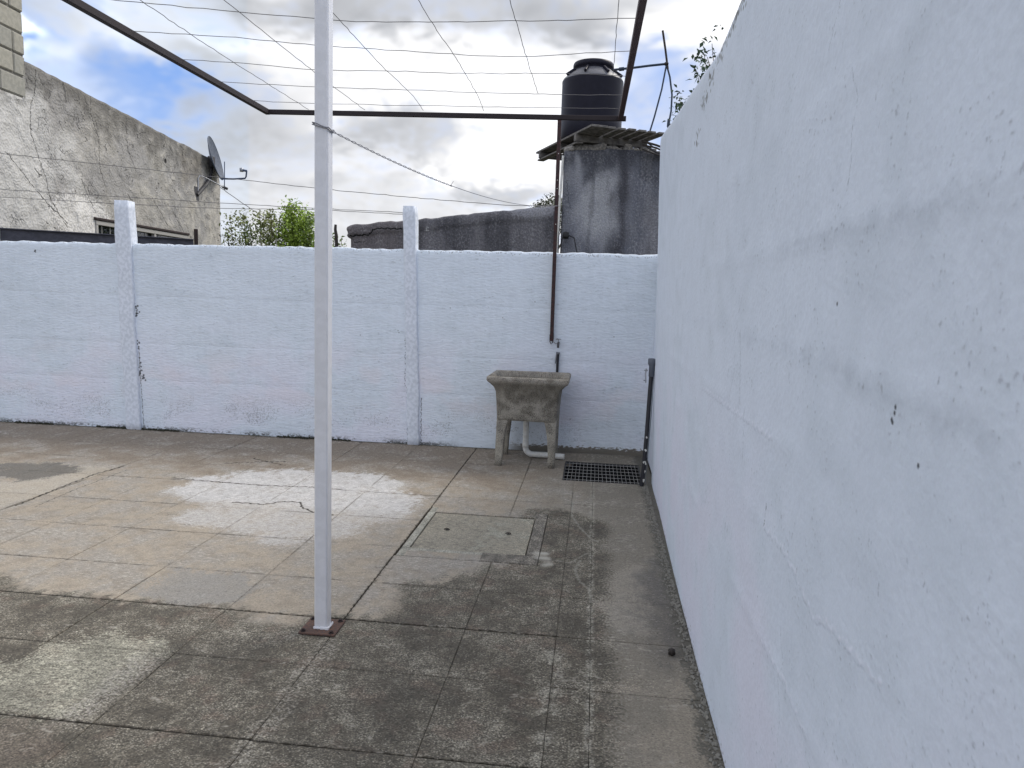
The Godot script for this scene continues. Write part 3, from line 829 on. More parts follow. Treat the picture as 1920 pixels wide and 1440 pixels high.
func build_ground() -> void:
	var st := S()
	st.set_smooth_group(-1)
	var yard := Rect2(-7.6, -7.4, 8.3, 11.4)
	for r in subtract(Rect2(-300, -300, 600, 600), yard):
		quad(st, Vector3(r.position.x, -0.02, r.position.y), Vector3(r.end.x, -0.02, r.position.y), Vector3(r.end.x, -0.02, r.end.y), Vector3(r.position.x, -0.02, r.end.y))
	struct(obj("ground", st, M.earth))
	var floor_ := Node3D.new()
	floor_.name = "floor"
	add_child(floor_, true)
	struct(floor_)
	# mortar bed the slabs lie in, with a hole for the drain
	st = S()
	st.set_smooth_group(-1)
	for r in subtract(yard, DRAIN.grow(0.004)):
		quad(st, Vector3(r.position.x, -0.018, r.position.y), Vector3(r.end.x, -0.018, r.position.y), Vector3(r.end.x, -0.018, r.end.y), Vector3(r.position.x, -0.018, r.end.y))
	obj("mortar_bed", st, M.joint, floor_)
	st = S()
	st.set_smooth_group(-1)
	for k in 4:
		var q: Vector2 = [DRAIN.position, Vector2(DRAIN.end.x, DRAIN.position.y), DRAIN.end, Vector2(DRAIN.position.x, DRAIN.end.y)][k]
		var p: Vector2 = [Vector2(DRAIN.end.x, DRAIN.position.y), DRAIN.end, Vector2(DRAIN.position.x, DRAIN.end.y), DRAIN.position][k]
		quad(st, Vector3(q.x, -0.004, q.y), Vector3(p.x, -0.004, p.y), Vector3(p.x, -0.5, p.y), Vector3(q.x, -0.5, q.y))
	quad(st, Vector3(DRAIN.position.x, -0.5, DRAIN.position.y), Vector3(DRAIN.end.x, -0.5, DRAIN.position.y), Vector3(DRAIN.end.x, -0.5, DRAIN.end.y), Vector3(DRAIN.position.x, -0.5, DRAIN.end.y))
	obj("drain_pit", st, M.pit, floor_)
	var gx := {-0.11: 0.0006, -0.545: 0.0012, -1.145: 0.0030, -1.745: 0.0011, -2.35: 0.0013, -2.95: 0.0006, -3.5: 0.0006, -4.02: 0.0022}
	var gz := {-2.30: 0.0032, -2.83: 0.0012, -3.28: 0.0034, -3.74: 0.0012, -4.32: 0.0013, -4.87: 0.0008, -5.49: 0.0014, -6.05: 0.0005, -6.62: 0.0005}
	var xs := [0.575, 0.05] + XL + [-7.0, -7.6]
	var zs := [1.0, -0.2, -0.7, -1.2] + ZL + [-7.37]
	for i in xs.size() - 1:
		for j in zs.size() - 1:
			var r := Rect2(xs[i + 1], zs[j + 1], xs[i] - xs[i + 1], zs[j] - zs[j + 1])
			var gaps := [gx.get(xs[i + 1], 0.0007), gx.get(xs[i], 0.0007), gz.get(zs[j + 1], 0.0008), gz.get(zs[j], 0.0008)]
			for q in subtract(r, HATCH):
				for s in subtract(q, DRAIN):
					var own := gaps.duplicate()
					if is_equal_approx(xs[i + 1], -1.145) and zs[j] > -3.2: own[0] = 0.0008
					if is_equal_approx(xs[i], -1.145) and zs[j] > -3.2: own[1] = 0.0008
					slab(s, own, floor_)

func build_right_wall() -> void:
	var w := thing("whitewashed_wall", "tall white wall along the right side of the yard, nearest the viewer", "wall")
	var top := func(z: float) -> float:
		var P := [[2.0, 2.76], [-2.98, 2.725], [-3.47, 2.70], [-4.3, 2.765], [-5.3, 2.85], [-6.38, 2.935]]
		for i in P.size() - 1:
			if z >= P[i + 1][0]: return lerpf(P[i + 1][1], P[i][1], (z - P[i + 1][0]) / (P[i][0] - P[i + 1][0])) + lump.get_noise_2d(z * 14.0, 3.0) * 0.012
		return P[-1][1]
	var shape := func(u: float, v: float) -> Vector3:
		var z := lerpf(-6.36, 2.0, u)
		var t: float = top.call(z)
		var y := 0.0
		var x := 0.0
		if v < 0.9:
			y = t * v / 0.9
			var far := clampf((-z - 3.0) / 3.4, 0.0, 1.0)
			x = 0.517 - 0.011 * y + far * (0.042 - 0.019 * y)
			# courses of block telegraph through the render; each ends a little proud of the next
			var r := 0.0
			for c in [0.66, 0.97, 1.225, 1.475, 1.75, 2.05]:
				var s: float = (y - c - lump.get_noise_2d(z * 5.0, c * 40.0) * 0.02) / 0.02
				r += 0.003 * exp(-s * s) * clampf(0.3 + lump.get_noise_2d(z * 8.0 + 40.0, c * 90.0) * 2.5, -0.6, 1.0)
			x -= r + lump.get_noise_3d(z * 6.0, y * 6.0, 1.0) * 0.0055 + lump.get_noise_3d(z * 24.0, y * 24.0, 5.0) * 0.0014
			x += 0.02 * pow(maxf(0.0, (v - 0.86) / 0.04), 2.0) * 0.4
			if z < -6.30: x += pow((-6.30 - z) / 0.06, 2.0) * 0.02
		else:
			x = lerpf(0.505, 0.66, (v - 0.9) / 0.1)
			y = t + 0.01 * sin((v - 0.9) / 0.1 * PI) + lump.get_noise_2d(z * 40.0, x * 40.0) * 0.006
		return Vector3(x, y, z)
	var st := S()
	add_grid(st, 280, 120, shape, func(p: Vector3) -> Vector2: return Vector2(-p.z / 6.5, 1.0 - p.y / 3.0))
	obj("render_coat", st, M.right_wall, w)
	st = S()
	add_box(st, Vector3(0.625, 1.32, -2.17), Vector3(0.07, 2.66, 8.36))
	obj("block_core", st, M.mortar, w)
	# lower stretch of wall behind, set back a hand's width, running into the corner
	st = S()
	add_grid(st, 40, 60, func(u: float, v: float) -> Vector3:
		var z := lerpf(-7.36, -6.30, u)
		var y := v * 2.02
		return Vector3(0.59 - lump.get_noise_3d(z * 6.0, y * 6.0, 9.0) * 0.006 + 0.03 * pow(maxf(0.0, v - 0.97) / 0.03, 2.0), y + lump.get_noise_2d(z * 40.0, 2.0) * 0.01 * v, z), func(p: Vector3) -> Vector2: return Vector2(-p.z / 6.5 + 0.3, 1.0 - p.y / 3.0))
	obj("low_wall", st, M.right_wall, w)
	st = S()
	add_box(st, Vector3(0.66, 1.0, -6.85), Vector3(0.09, 2.0, 1.1))
	obj("block_core", st, M.mortar, w)

func loft(st: SurfaceTool, rings: Array, cap0 := true, cap1 := true) -> void:
	var n: int = rings[0].size()
	for i in rings.size() - 1:
		for k in n:
			var k2 := (k + 1) % n
			quad(st, rings[i][k], rings[i + 1][k], rings[i + 1][k2], rings[i][k2])
	for e in [[0, cap0], [rings.size() - 1, cap1]]:
		if not e[1]: continue
		var c := Vector3()
		for p in rings[e[0]]: c += p
		c /= n
		for k in n:
			if e[0] == 0: tri(st, c, rings[0][k], rings[0][(k + 1) % n])
			else: tri(st, c, rings[-1][(k + 1) % n], rings[-1][k])

func rect_ring(x0: float, x1: float, z0: float, z1: float, y: float, r: float, wob := 0.0) -> Array:
	# counter-clockwise from above, corners rounded; z0 is the near side
	var o := []
	for c in [[x1 - r, z0 - r, 0.0], [x1 - r, z1 + r, 1.0], [x0 + r, z1 + r, 2.0], [x0 + r, z0 - r, 3.0]]:
		for k in 4:
			var a: float = (PI * 0.5) - (c[2] + k / 3.0) * PI * 0.5
			o.append(Vector3(c[0] + cos(a) * r, y, c[1] + sin(a) * r))
	if wob > 0.0:
		for i in o.size():
			var p: Vector3 = o[i]
			o[i] = p + Vector3(lump.get_noise_3dv(p * 30.0), lump.get_noise_3dv(p * 30.0 + Vector3(50, 0, 0)), lump.get_noise_3dv(p * 30.0 + Vector3(0, 50, 0))) * wob
	return o

func build_back_wall() -> void:
	var w := thing("boundary_wall", "low white wall across the back of the yard, behind the concrete sink", "wall")
	var bays := [[-7.6, -4.98], [-4.98, -1.87], [-1.87, 0.62]]
	var courses := [0.0, 0.545, 0.935, 1.45, 2.0]
	for b in bays:
		for k in 4:
			var x0: float = b[0]
			var x1: float = b[1]
			var y0: float = courses[k]
			var y1: float = courses[k + 1]
			var set_back := rng.randf_range(0.0, 0.003)
			var last := k == 3
			var nx := int((x1 - x0) / 0.03)
			var ny := 18 if not last else 26
			var st := S()
			add_grid(st, nx, ny, func(u: float, v: float) -> Vector3:
				var x := lerpf(x0, x1, u)
				var vv := v
				var back := 0.0
				if last:
					vv = minf(v / 0.8, 1.0)
					back = maxf(0.0, v - 0.8) / 0.2
				var y := lerpf(y0, y1, vv)
				var seam := 0.0022 * pow(absf(vv * 2.0 - 1.0), 24.0) * (1.0 if not last or vv < 0.5 else 3.0)
				var z := -7.34 - set_back - seam + lump.get_noise_3d(x * 5.0, y * 9.0, 3.0) * 0.006 + lump.get_noise_3d(x * 18.0, y * 34.0, 7.0) * 0.0032
				if last:
					y += (0.004 * (x + 3.0) - 0.004 + lump.get_noise_2d(x * 22.0, 8.0) * 0.010 + lump.get_noise_2d(x * 70.0, 18.0) * 0.009) * vv * vv
					z -= back * 0.07
					y += 0.006 * sin(back * PI)
				return Vector3(x, y, z), func(p: Vector3) -> Vector2: return Vector2((p.x + 7.6) / 8.4, 1.0 - p.y / 2.5))
			obj("panel", st, M.back_wall, w)
	var st := S()
	add_box(st, Vector3(-3.49, 0.98, -7.40), Vector3(8.2, 1.96, 0.07))
	obj("panel_core", st, M.mortar, w)
	# concrete posts, each out of plumb, painted over with the wall
	for p in [[-4.985, -4.925, 0.085, 2.43], [-1.892, -1.815, 0.064, 2.435]]:
		var rings := []
		for i in 31:
			var t := i / 30.0
			var y: float = t * p[3]
			var cx: float = lerpf(p[1], p[0], t) + lump.get_noise_2d(y * 8.0, p[0] * 9.0) * 0.006
			var hw: float = p[2] + lump.get_noise_2d(y * 20.0, p[0] * 5.0) * 0.006 - (0.008 if i == 30 else 0.0)
			var q := -7.312 + lump.get_noise_2d(y * 12.0, 40.0) * 0.004 - (0.006 if i == 30 else 0.0)
			rings.append(rect_ring(cx - hw, cx + hw, q, q - 0.13, y - 0.02 * float(i == 0), 0.014, 0.010))
		st = S()
		st.set_smooth_group(0)
		loft(st, rings)
		var o := obj("post", st, M.post_paint, w)

func build_neighbour() -> void:
	var h := thing("plastered_house", "weathered house beyond the back wall with rough grey plaster flank and block corner", "house", "", Vector3(-6.645, 0, -7.55))
	var d := Vector3(-0.0836, 0, -0.9965)
	var n := Vector3(0.9965, 0, -0.0836)
	var at := func(u: float, y: float, out: float) -> Vector3: return d * u + n * out + Vector3(0, y, 0)
	var L := 5.97
	var top := func(u: float) -> float:
		if u < 0.60: return 3.66
		return 4.115 - 0.046 * u + lump.get_noise_2d(u * 20.0, 70.0) * 0.016 + lump.get_noise_2d(u * 5.0, 71.0) * 0.012
	var hole := func(u: float, y: float) -> bool: return u > 1.92 and u < 4.5 and y > 1.4 and y < 2.385
	var nu := 199
	var nv := 90
	var P := func(i: int, j: int) -> Vector3:
		var u := L * i / nu
		var v := float(j) / (nv - 4)
		var t: float = top.call(u)
		if j > nv - 4: return at.call(u, t, -0.2 * (j - nv + 4) / 4.0)
		var y := lerpf(0.9, t, v) if j > 0 else 0.0
		var rough := lump.get_noise_3d(u * 5.0, y * 5.0, 11.0) * 0.025 + lump.get_noise_3d(u * 17.0, y * 17.0, 21.0) * 0.016 + absf(lump.get_noise_3d(u * 11.0, y * 8.0, 31.0)) * 0.02
		if u > L - 0.06: rough -= pow((u - L + 0.06) / 0.06, 2.0) * 0.05
		return at.call(u, y, rough)
	var UV := func(p: Vector3) -> Vector2: return Vector2(p.dot(d) / 7.0, (4.4 - p.y) / 3.2)
	var st := S()
	st.set_smooth_group(0)
	for j in nv:
		for i in nu:
			var a: Vector3 = P.call(i, j)
			var c: Vector3 = P.call(i + 1, j + 1)
			if hole.call((i + 0.5) * L / nu, (a.y + c.y) * 0.5): continue
			var b: Vector3 = P.call(i + 1, j)
			var e: Vector3 = P.call(i, j + 1)
			for p in [a, e, c, a, c, b]:
				st.set_uv(UV.call(p))
				st.add_vertex(p)
	obj("wall", st, M.neighbour, h)
	st = S()
	var turn := Basis(Vector3.UP, atan2(0.0836, 0.9965))
	# side and back of the house, closing it in
	add_box(st, at.call(L - 0.08, 1.85, -2.2), Vector3(4.2, 3.7, 0.12), turn)
	add_box(st, at.call(L * 0.5, 1.75, -4.2), Vector3(0.12, 3.5, L), turn)
	add_box(st, at.call(0.06, 1.75, -2.2), Vector3(4.2, 3.5, 0.12), turn)
	add_box(st, at.call(0.96, 0.75, -0.15), Vector3(0.12, 1.4, 1.92), turn)
	obj("wall", st, M.mortar, h)
	st = S()
	add_box(st, at.call(L * 0.5, 3.62, -2.2), Vector3(4.1, 0.12, L - 0.2), turn)
	obj("roof", st, M.mortar, h)
	# hollow concrete blocks left bare at the corner
	var joints := [[0.62], [0.43], [0.43], [0.62], [0.40], [0.62], [0.43]]
	for k in 7:
		var y0 := 3.665 + k * 0.237
		var cuts := [-0.05, joints[k][0], 0.625]
		for i in 2:
			var u0: float = cuts[i]
			var u1: float = cuts[i + 1]
			if u1 - u0 < 0.05: continue
			if i == 0 and u1 > 0.5:
				u0 = 0.2
				var s0 := S()
				add_box(s0, at.call(0.07, y0 + 0.115, -0.06 + rng.randf_range(-0.004, 0.004)), Vector3(0.15, 0.219, 0.235), turn, 0.012)
				obj("block", s0, M.block, h)
			st = S()
			add_box(st, at.call((u0 + u1) * 0.5, y0 + 0.115, -0.065 + rng.randf_range(-0.006, 0.006)), Vector3(0.15, 0.216 + rng.randf_range(-0.004, 0.004), u1 - u0 - 0.016), turn * Basis(Vector3.RIGHT, rng.randf_range(-0.01, 0.01)), 0.012)
			obj("block", st, [M.block, M.block_pale][(k + i) % 2], h)
	st = S()
	add_box(st, at.call(0.29, 4.48, -0.075), Vector3(0.13, 1.64, 0.64), turn)
	obj("mortar", st, M.mortar, h)
	# window below, mostly hidden behind the yard wall
	var win := Node3D.new()
	win.name = "window"
	h.add_child(win, true)
	st = S()
	for q in [[3.21, 2.372, 2.66, 0.055], [3.21, 1.42, 2.66, 0.055]]:
		add_box(st, at.call(q[0], q[1], -0.01), Vector3(0.06, q[3], q[2]), turn, 0.004)
	for u in [1.91, 2.68, 3.45, 4.49]:
		add_box(st, at.call(u, 1.9, -0.012), Vector3(0.055, 0.90, 0.05), turn, 0.004)
	obj("frame", st, M.window_paint, win)
	for q in [[2.30, 0.72], [3.06, 0.72], [3.97, 0.98]]:
		st = S()
		add_box(st, at.call(q[0], 1.9, -0.05), Vector3(0.006, 0.9, q[1]), turn)
		obj("pane", st, M.glass, win)
	for i in 9:
		st = S()
		add_tube(st, [at.call(2.08 + i * 0.2, 1.44, -0.028), at.call(2.08 + i * 0.2, 2.35, -0.028)], 0.006, 6)
		obj("bar", st, M.window_paint, win)
	for y in [2.23, 2.08]:
		st = S()
		add_tube(st, [at.call(1.95, y, -0.03), at.call(3.72, y, -0.03)], 0.006, 6)
		obj("bar", st, M.window_paint, win)
	st = S()
	add_box(st, at.call(3.21, 2.425, 0.012), Vector3(0.05, 0.035, 2.72), turn, 0.006)
	obj("lintel", st, M.rust_dark, win)

	# satellite dish on the flank
	var s := thing("satellite_dish", "dark grey satellite dish on a bent arm at the far corner of the plastered house", "satellite dish", "", Vector3(-7.02, 3.88, -13.1))
	var ax := Vector3(0.94, 0.255, -0.25).normalized()
	var up := (Vector3.UP - ax * ax.y).normalized()
	var side := ax.cross(up)
	st = S()
	st.set_smooth_group(0)
	var K := 40
	for face in 2:
		st.set_smooth_group(face)
		for i in 8:
			for k in K:
				var q := func(r: float, a: float) -> Vector3:
					return (up * cos(a) * 0.385 + side * sin(a) * 0.35) * r + ax * (0.075 * (r * r - 1.0) - 0.012 * face)
				var r0 := i / 8.0
				var r1 := (i + 1) / 8.0
				var a0 := TAU * k / K
				var a1 := TAU * (k + 1) / K
				if face == 0: quad(st, q.call(r0, a0), q.call(r1, a0), q.call(r1, a1), q.call(r0, a1))
				else: quad(st, q.call(r0, a1), q.call(r1, a1), q.call(r1, a0), q.call(r0, a0))
	var rim := []
	for k in K + 1: rim.append(up * cos(TAU * k / K) * 0.387 + side * sin(TAU * k / K) * 0.352 - ax * 0.006)
	add_tube(st, rim, 0.011, 6)
	obj("reflector", st, M.dish, s)
	st = S()
	var foot := Vector3(-0.01, -0.745, 0.66)
	add_tube(st, [foot, Vector3(0.0, -0.50, 0.33), Vector3(-0.03, -0.40, 0.18), Vector3(-0.08, -0.25, 0.04), -ax * 0.10 - up * 0.06], 0.034, 10)
	add_box(st, foot + Vector3(-0.02, 0.02, 0), Vector3(0.03, 0.24, 0.16), turn, 0.004)
	add_box(st, -ax * 0.10 - up * 0.05, Vector3(0.09, 0.20, 0.12), Basis(), 0.01)
	obj("mast", st, M.steel_dark, s)
	st = S()
	var tip := -up * 0.37 + Vector3(0.44, 0.03, -0.06)
	add_tube(st, [-up * 0.37 - ax * 0.02, -up * 0.37 + Vector3(0.22, 0.0, -0.03), tip - Vector3(0.02, 0.012, 0), tip + Vector3(0.0, 0.02, 0), tip + Vector3(0.012, 0.12, 0)], 0.015, 8)
	add_tube(st, [tip + Vector3(0.014, 0.12, 0), tip + Vector3(-0.07, 0.135, 0)], 0.02, 8)
	obj("feed_arm", st, M.steel_blue, s)
	st = S()
	add_lathe(st, tip + Vector3(-0.085, 0.14, 0), [Vector2(0.0, -0.04), Vector2(0.034, -0.035), Vector2(0.036, 0.03), Vector2(0.0, 0.04)], 14)
	obj("receiver", st, M.steel, s)
	# little aerial beside it
	var t := thing("television_aerial", "thin pale aerial boom with one upright rod below the satellite dish", "aerial", "", Vector3(-7.04, 3.46, -12.55))
	st = S()
	add_tube(st, [Vector3(0.0, -0.28, 0.06), Vector3(0.0, -0.03, 0.05), Vector3(0.02, 0.02, 0.02), Vector3(0.05, 0.01, -0.05), Vector3(0.30, -0.15, -0.42)], 0.010, 6)
	obj("boom", st, M.steel, t)
	st = S()
	add_tube(st, [Vector3(0.265, -0.17, -0.37), Vector3(0.275, 0.33, -0.37)], 0.008, 6)
	obj("rod", st, M.steel_blue, t)
	st = S()
	add_box(st, Vector3(0.27, -0.13, -0.38), Vector3(0.10, 0.045, 0.05), Basis(Vector3.BACK, -0.4), 0.006)
	obj("clamp", st, M.steel_dark, t)

	# rusty beam over the neighbour's yard on two posts
	var b := thing("steel_beam", "dark steel beam on two rusty uprights just over the back wall, far left", "beam", "", Vector3(-5.8, 0, -8.2))
	var e0 := Vector3(-0.95, 2.07, 0.61)
	var e1 := Vector3(0.80, 2.065, -0.54)
	var bd := (e1 - e0).normalized()
	var bb := Basis(bd, Vector3.UP, bd.cross(Vector3.UP))
	st = S()
	add_box(st, (e0 + e1) * 0.5, Vector3(e0.distance_to(e1), 0.14, 0.03), bb, 0.004)
	add_box(st, (e0 + e1) * 0.5 + Vector3(0, 0.068, 0) + bb.z * 0.02, Vector3(e0.distance_to(e1), 0.012, 0.06), bb, 0.002)
	obj("channel", st, M.beam_grey, b)
	for q in [[e0, 2.30], [e1 + bd * 0.03, 2.265]]:
		st = S()
		var p: Vector3 = q[0]
		add_box(st, Vector3(p.x, q[1] * 0.5, p.z), Vector3(0.045, q[1], 0.045), bb, 0.004)
		obj("upright", st, M.rust_dark, b)

func build_tower() -> void:
	# low roof wall, its slab edge cracked through
	var w := thing("parapet_wall", "soot-dark low wall with a sloping cracked top, left of the tank tower", "wall", "", Vector3(-3.06, 0, -8.9))
	var st := S()
	var x1 := 2.60
	var UV := func(p: Vector3) -> Vector2: return Vector2((p.x - 3.06 + 3.3) / 4.2, (3.6 - p.y) / 2.4)
	add_grid(st, 110, 60, func(u: float, v: float) -> Vector3:
		var x := lerpf(0.0, x1, u)
		var t := 2.365 + x * 0.111 + lump.get_noise_2d(x * 12.0, 5.0) * 0.014 + lump.get_noise_2d(x * 40.0, 6.0) * 0.016
		var vv := minf(v / 0.88, 1.0)
		var y := lerpf(1.2, t, vv)
		var back := maxf(0.0, v - 0.88) / 0.12
		var lip := clampf((y - (t - 0.145)) / 0.03, 0.0, 1.0)
		var z := 0.035 * lip * (1.0 - 0.4 * clampf(x / 0.8, 0.0, 1.0)) + lump.get_noise_3d(x * 9.0, y * 9.0, 41.0) * 0.006
		z -= 0.012 * pow(maxf(0.0, vv - 0.96) / 0.04, 2.0) - lump.get_noise_3d(x * 30.0, y * 30.0, 44.0) * 0.006 * lip
		if u < 0.001: x -= 0.0
		x -= lip * (1.0 - smoothstep(0.0, 0.05, u)) * (0.045 + lump.get_noise_2d(y * 60.0, 9.0) * 0.03)
		if u < 0.02: z -= (0.02 - u) * 4.0
		return Vector3(x, y, z - back * 0.25), UV)
	obj("wall", st, M.dark_wall, w)
	st = S()
	add_box(st, Vector3(1.3, 0.7, -0.13), Vector3(2.56, 1.4, 0.2))
	obj("footing", st, M.mortar, w)
	# the tower
	var t := thing("tank_tower", "square grey concrete tower stained black, carrying the water tank", "tower", "", Vector3(0.14, 0, -8.9))
	UV = func(p: Vector3) -> Vector2: return Vector2((p.x + 0.14 + 3.3) / 4.2, (3.6 - p.y) / 2.4)
	st = S()
	add_grid(st, 60, 110, func(u: float, v: float) -> Vector3:
		var x := lerpf(-0.585, 0.60, u)
		var t_ := 3.30 + lump.get_noise_2d(x * 9.0, 15.0) * 0.035 + lump.get_noise_2d(x * 30.0, 16.0) * 0.02 - 0.06 * smoothstep(0.3, 0.6, x)
		var vv := minf(v / 0.92, 1.0)
		var y := lerpf(0.6, t_, vv)
		var z := lump.get_noise_3d(x * 6.0, y * 6.0, 51.0) * 0.007 + lump.get_noise_3d(x * 22.0, y * 22.0, 52.0) * 0.003
		z -= 0.03 * pow(maxf(0.0, absf(u - 0.5) - 0.47) / 0.03, 2.0) + 0.03 * pow(maxf(0.0, vv - 0.98) / 0.02, 2.0)
		return Vector3(x, y, z - maxf(0.0, v - 0.92) / 0.08 * 1.1), UV)
	obj("front", st, M.dark_wall, t)
	st = S()
	add_box(st, Vector3(0.01, 1.60, -0.63), Vector3(1.15, 3.2, 1.16))
	obj("shaft", st, M.mortar, t)
	# broken mortar and stones bedded under the pallet
	for k in 13:
		st = S()
		var x := -0.50 + k * 0.085
		var sz := Vector3(rng.randf_range(0.09, 0.19), rng.randf_range(0.05, 0.10), rng.randf_range(0.12, 0.25))
		add_box(st, Vector3(x, 3.285 + sz.y * 0.42 - 0.04 * smoothstep(0.2, 0.5, x), -0.10 - rng.randf() * 0.05), sz, Basis.from_euler(Vector3(rng.randf_range(-0.2, 0.2), rng.randf_range(-0.5, 0.5), rng.randf_range(-0.2, 0.2))), 0.022)
		obj("rubble", st, M.rubble, t)
	for k in 6:
		st = S()
		add_box(st, Vector3(-0.40 + (k % 3) * 0.42, 3.30, -0.45 - 0.4 * (k / 3)), Vector3(0.16, 0.19, 0.12), Basis(), 0.01)
		obj("rubble", st, M.rubble, t)

	var c := thing("conduit", "thin white pipe running up the left corner of the tank tower", "pipe", "", Vector3(-0.485, 0, -8.86))
	st = S()
	add_tube(st, [Vector3(0.02, 0.0, 0), Vector3(0.0, 2.2, 0), Vector3(0.035, 3.22, 0.0)], 0.014, 8)
	obj("pipe", st, M.pvc, c)
	var k := thing("cable_insulator", "black cable insulator with a drooping loop low on the tank tower", "insulator", "", Vector3(-0.38, 2.30, -8.83))
	st = S()
	add_lathe(st, Vector3.ZERO, [Vector2(0.0, -0.045), Vector2(0.03, -0.04), Vector2(0.042, -0.01), Vector2(0.034, 0.01), Vector2(0.040, 0.03), Vector2(0.0, 0.045)], 12)
	obj("knob", st, M.black, k)
	st = S()
	add_tube(st, [Vector3(0.03, 0.0, 0.0), Vector3(0.10, -0.03, 0.0), Vector3(0.12, -0.12, 0), Vector3(0.14, -0.2, 0), Vector3(0.13, -0.26, 0)], 0.006, 5)
	add_tube(st, [Vector3(-0.03, 0.0, 0.0), Vector3(-0.05, -0.08, 0.0), Vector3(-0.05, -0.3, 0)], 0.006, 5)
	obj("cable", st, M.black, k)

	# pallet the tank stands on
	var A := Vector3(-0.123, 3.487, -8.43)
	var d1 := Vector3(-0.416, 0, -0.909)
	var d2 := Vector3(0.909, 0, -0.416)
	var PB := Basis(d2, Vector3.UP, -d1)
	var p := thing("pallet", "grey weathered wooden pallet between the tank and its tower", "pallet", "", A)
	for i in 7:
		st = S()
		var wd := 0.20 if i == 0 else 0.095
		var off := 0.10 if i == 0 else 0.255 + (i - 1) * 0.128
		var ln := 1.80 + rng.randf_range(-0.03, 0.03) - (0.0 if i == 0 else 0.1)
		add_box(st, d2 * off + d1 * (ln * 0.5 + rng.randf_range(0.0, 0.03)) + Vector3(0, -0.012 + rng.randf_range(-0.003, 0.003), 0), Vector3(wd, 0.024, ln), PB, 0.003)
		obj("plank", st, M.plank, p)
	for q in [0.46, 1.0, 1.66]:
		st = S()
		add_box(st, d2 * 0.46 + d1 * q + Vector3(0, -0.066, 0), Vector3(0.94, 0.08, 0.05), PB, 0.004)
		obj("bearer", st, M.plank, p)
	for q in [0.05, 0.48, 0.88]:
		st = S()
		add_box(st, d2 * q + d1 * 1.1 + Vector3(0, -0.117, 0), Vector3(0.09, 0.02, 1.32), PB, 0.003)
		obj("bottom_plank", st, M.plank, p)

	# water tank
	var tk := thing("water_tank", "dark grey plastic water tank with a flat screw lid on the pallet", "water tank", "", Vector3(-0.148, 3.49, -9.36))
	st = S()
	add_lathe(st, Vector3.ZERO, [Vector2(0.0, 0.0), Vector2(0.355, 0.0), Vector2(0.373, 0.02), Vector2(0.373, 0.2), Vector2(0.3715, 0.207), Vector2(0.373, 0.214), Vector2(0.372, 0.665), Vector2(0.374, 0.675), Vector2(0.372, 0.69)], 48)
	obj("body", st, M.tank, tk)
	st = S()
	add_lathe(st, Vector3.ZERO, [Vector2(0.371, 0.688), Vector2(0.36, 0.712), Vector2(0.30, 0.765), Vector2(0.245, 0.80), Vector2(0.236, 0.812)], 48)
	obj("shoulder", st, M.tank_light, tk)
	st = S()
	add_lathe(st, Vector3.ZERO, [Vector2(0.236, 0.81), Vector2(0.236, 0.84), Vector2(0.246, 0.843), Vector2(0.246, 0.885), Vector2(0.238, 0.905), Vector2(0.17, 0.925), Vector2(0.03, 0.93), Vector2(0.02, 0.94), Vector2(0.0, 0.94)], 40)
	obj("lid", st, M.tank, tk)
	for i in 8:
		st = S()
		var a := TAU * (i + 0.32) / 8
		var r := Vector3(cos(a), 0, sin(a))
		add_box(st, r * 0.305 + Vector3(0, 0.775, 0), Vector3(0.03, 0.035, 0.14), Basis(r.cross(Vector3.UP), Vector3.UP, -r) * Basis(Vector3.RIGHT, -0.62), 0.006)
		obj("rib", st, M.tank, tk)
	# black polythene pipework propped beside the tank
	var f := thing("tank_pipework", "thin dark blue pipes tied to a leaning stick right of the water tank", "pipe", "", Vector3(0.72, 4.38, -9.3))
	st = S()
	add_tube(st, [Vector3(-0.65, -0.07, 0.0), Vector3(-0.4, -0.045, 0.0), Vector3(-0.2, -0.02, 0), Vector3(0, 0.0, 0)], 0.014, 8)
	add_tube(st, [Vector3(-0.56, -0.062, 0.0), Vector3(-0.50, -0.056, 0.0)], 0.023, 8)
	obj("inlet_pipe", st, M.pipe_blue, f)
	st = S()
	add_tube(st, [Vector3(0.0, -0.02, 0), Vector3(-0.04, -0.3, 0.02), Vector3(-0.11, -0.62, 0.03), Vector3(-0.17, -0.85, 0.05), Vector3(-0.22, -1.10, 0.1)], 0.010, 8)
	obj("down_pipe", st, M.pipe_blue, f)
	st = S()
	add_tube(st, [Vector3(0.0, 0.0, 0), Vector3(0.05, -0.15, 0), Vector3(0.085, -0.36, 0.02), Vector3(0.085, -0.55, 0.03), Vector3(0.06, -0.72, 0.06), Vector3(0.05, -0.95, 0.1)], 0.011, 8)
	add_tube(st, [Vector3(0.063, -0.65, 0.05), Vector3(0.058, -0.74, 0.06)], 0.018, 8)
	obj("overflow_pipe", st, M.pipe_blue, f)
	st = S()
	add_tube(st, [Vector3(0.02, -0.06, 0), Vector3(-0.02, 0.16, 0), Vector3(-0.065, 0.38, 0.0)], 0.013, 7)
	add_box(st, Vector3(0, 0, 0), Vector3(0.05, 0.035, 0.05), Basis(), 0.01)
	obj("stick", st, M.stick, f)
	# odds and ends lying on the tower's right shoulder
	var j := thing("scrap_rods", "bundle of bent scrap rods at the tower's top right, under the pallet", "scrap", "", Vector3(0.62, 3.26, -8.86))
	for i in 6:
		st = S()
		var y := -0.03 + i * 0.022
		add_tube(st, [Vector3(-0.14 + rng.randf_range(-0.03, 0.05), y + 0.05, 0.02), Vector3(0.0, y + rng.randf_range(-0.02, 0.02), 0.05), Vector3(0.14, y - 0.04, 0.0)], rng.randf_range(0.006, 0.014), 6)
		obj("rod", st, [M.steel_dark, M.stick][i % 2], j)

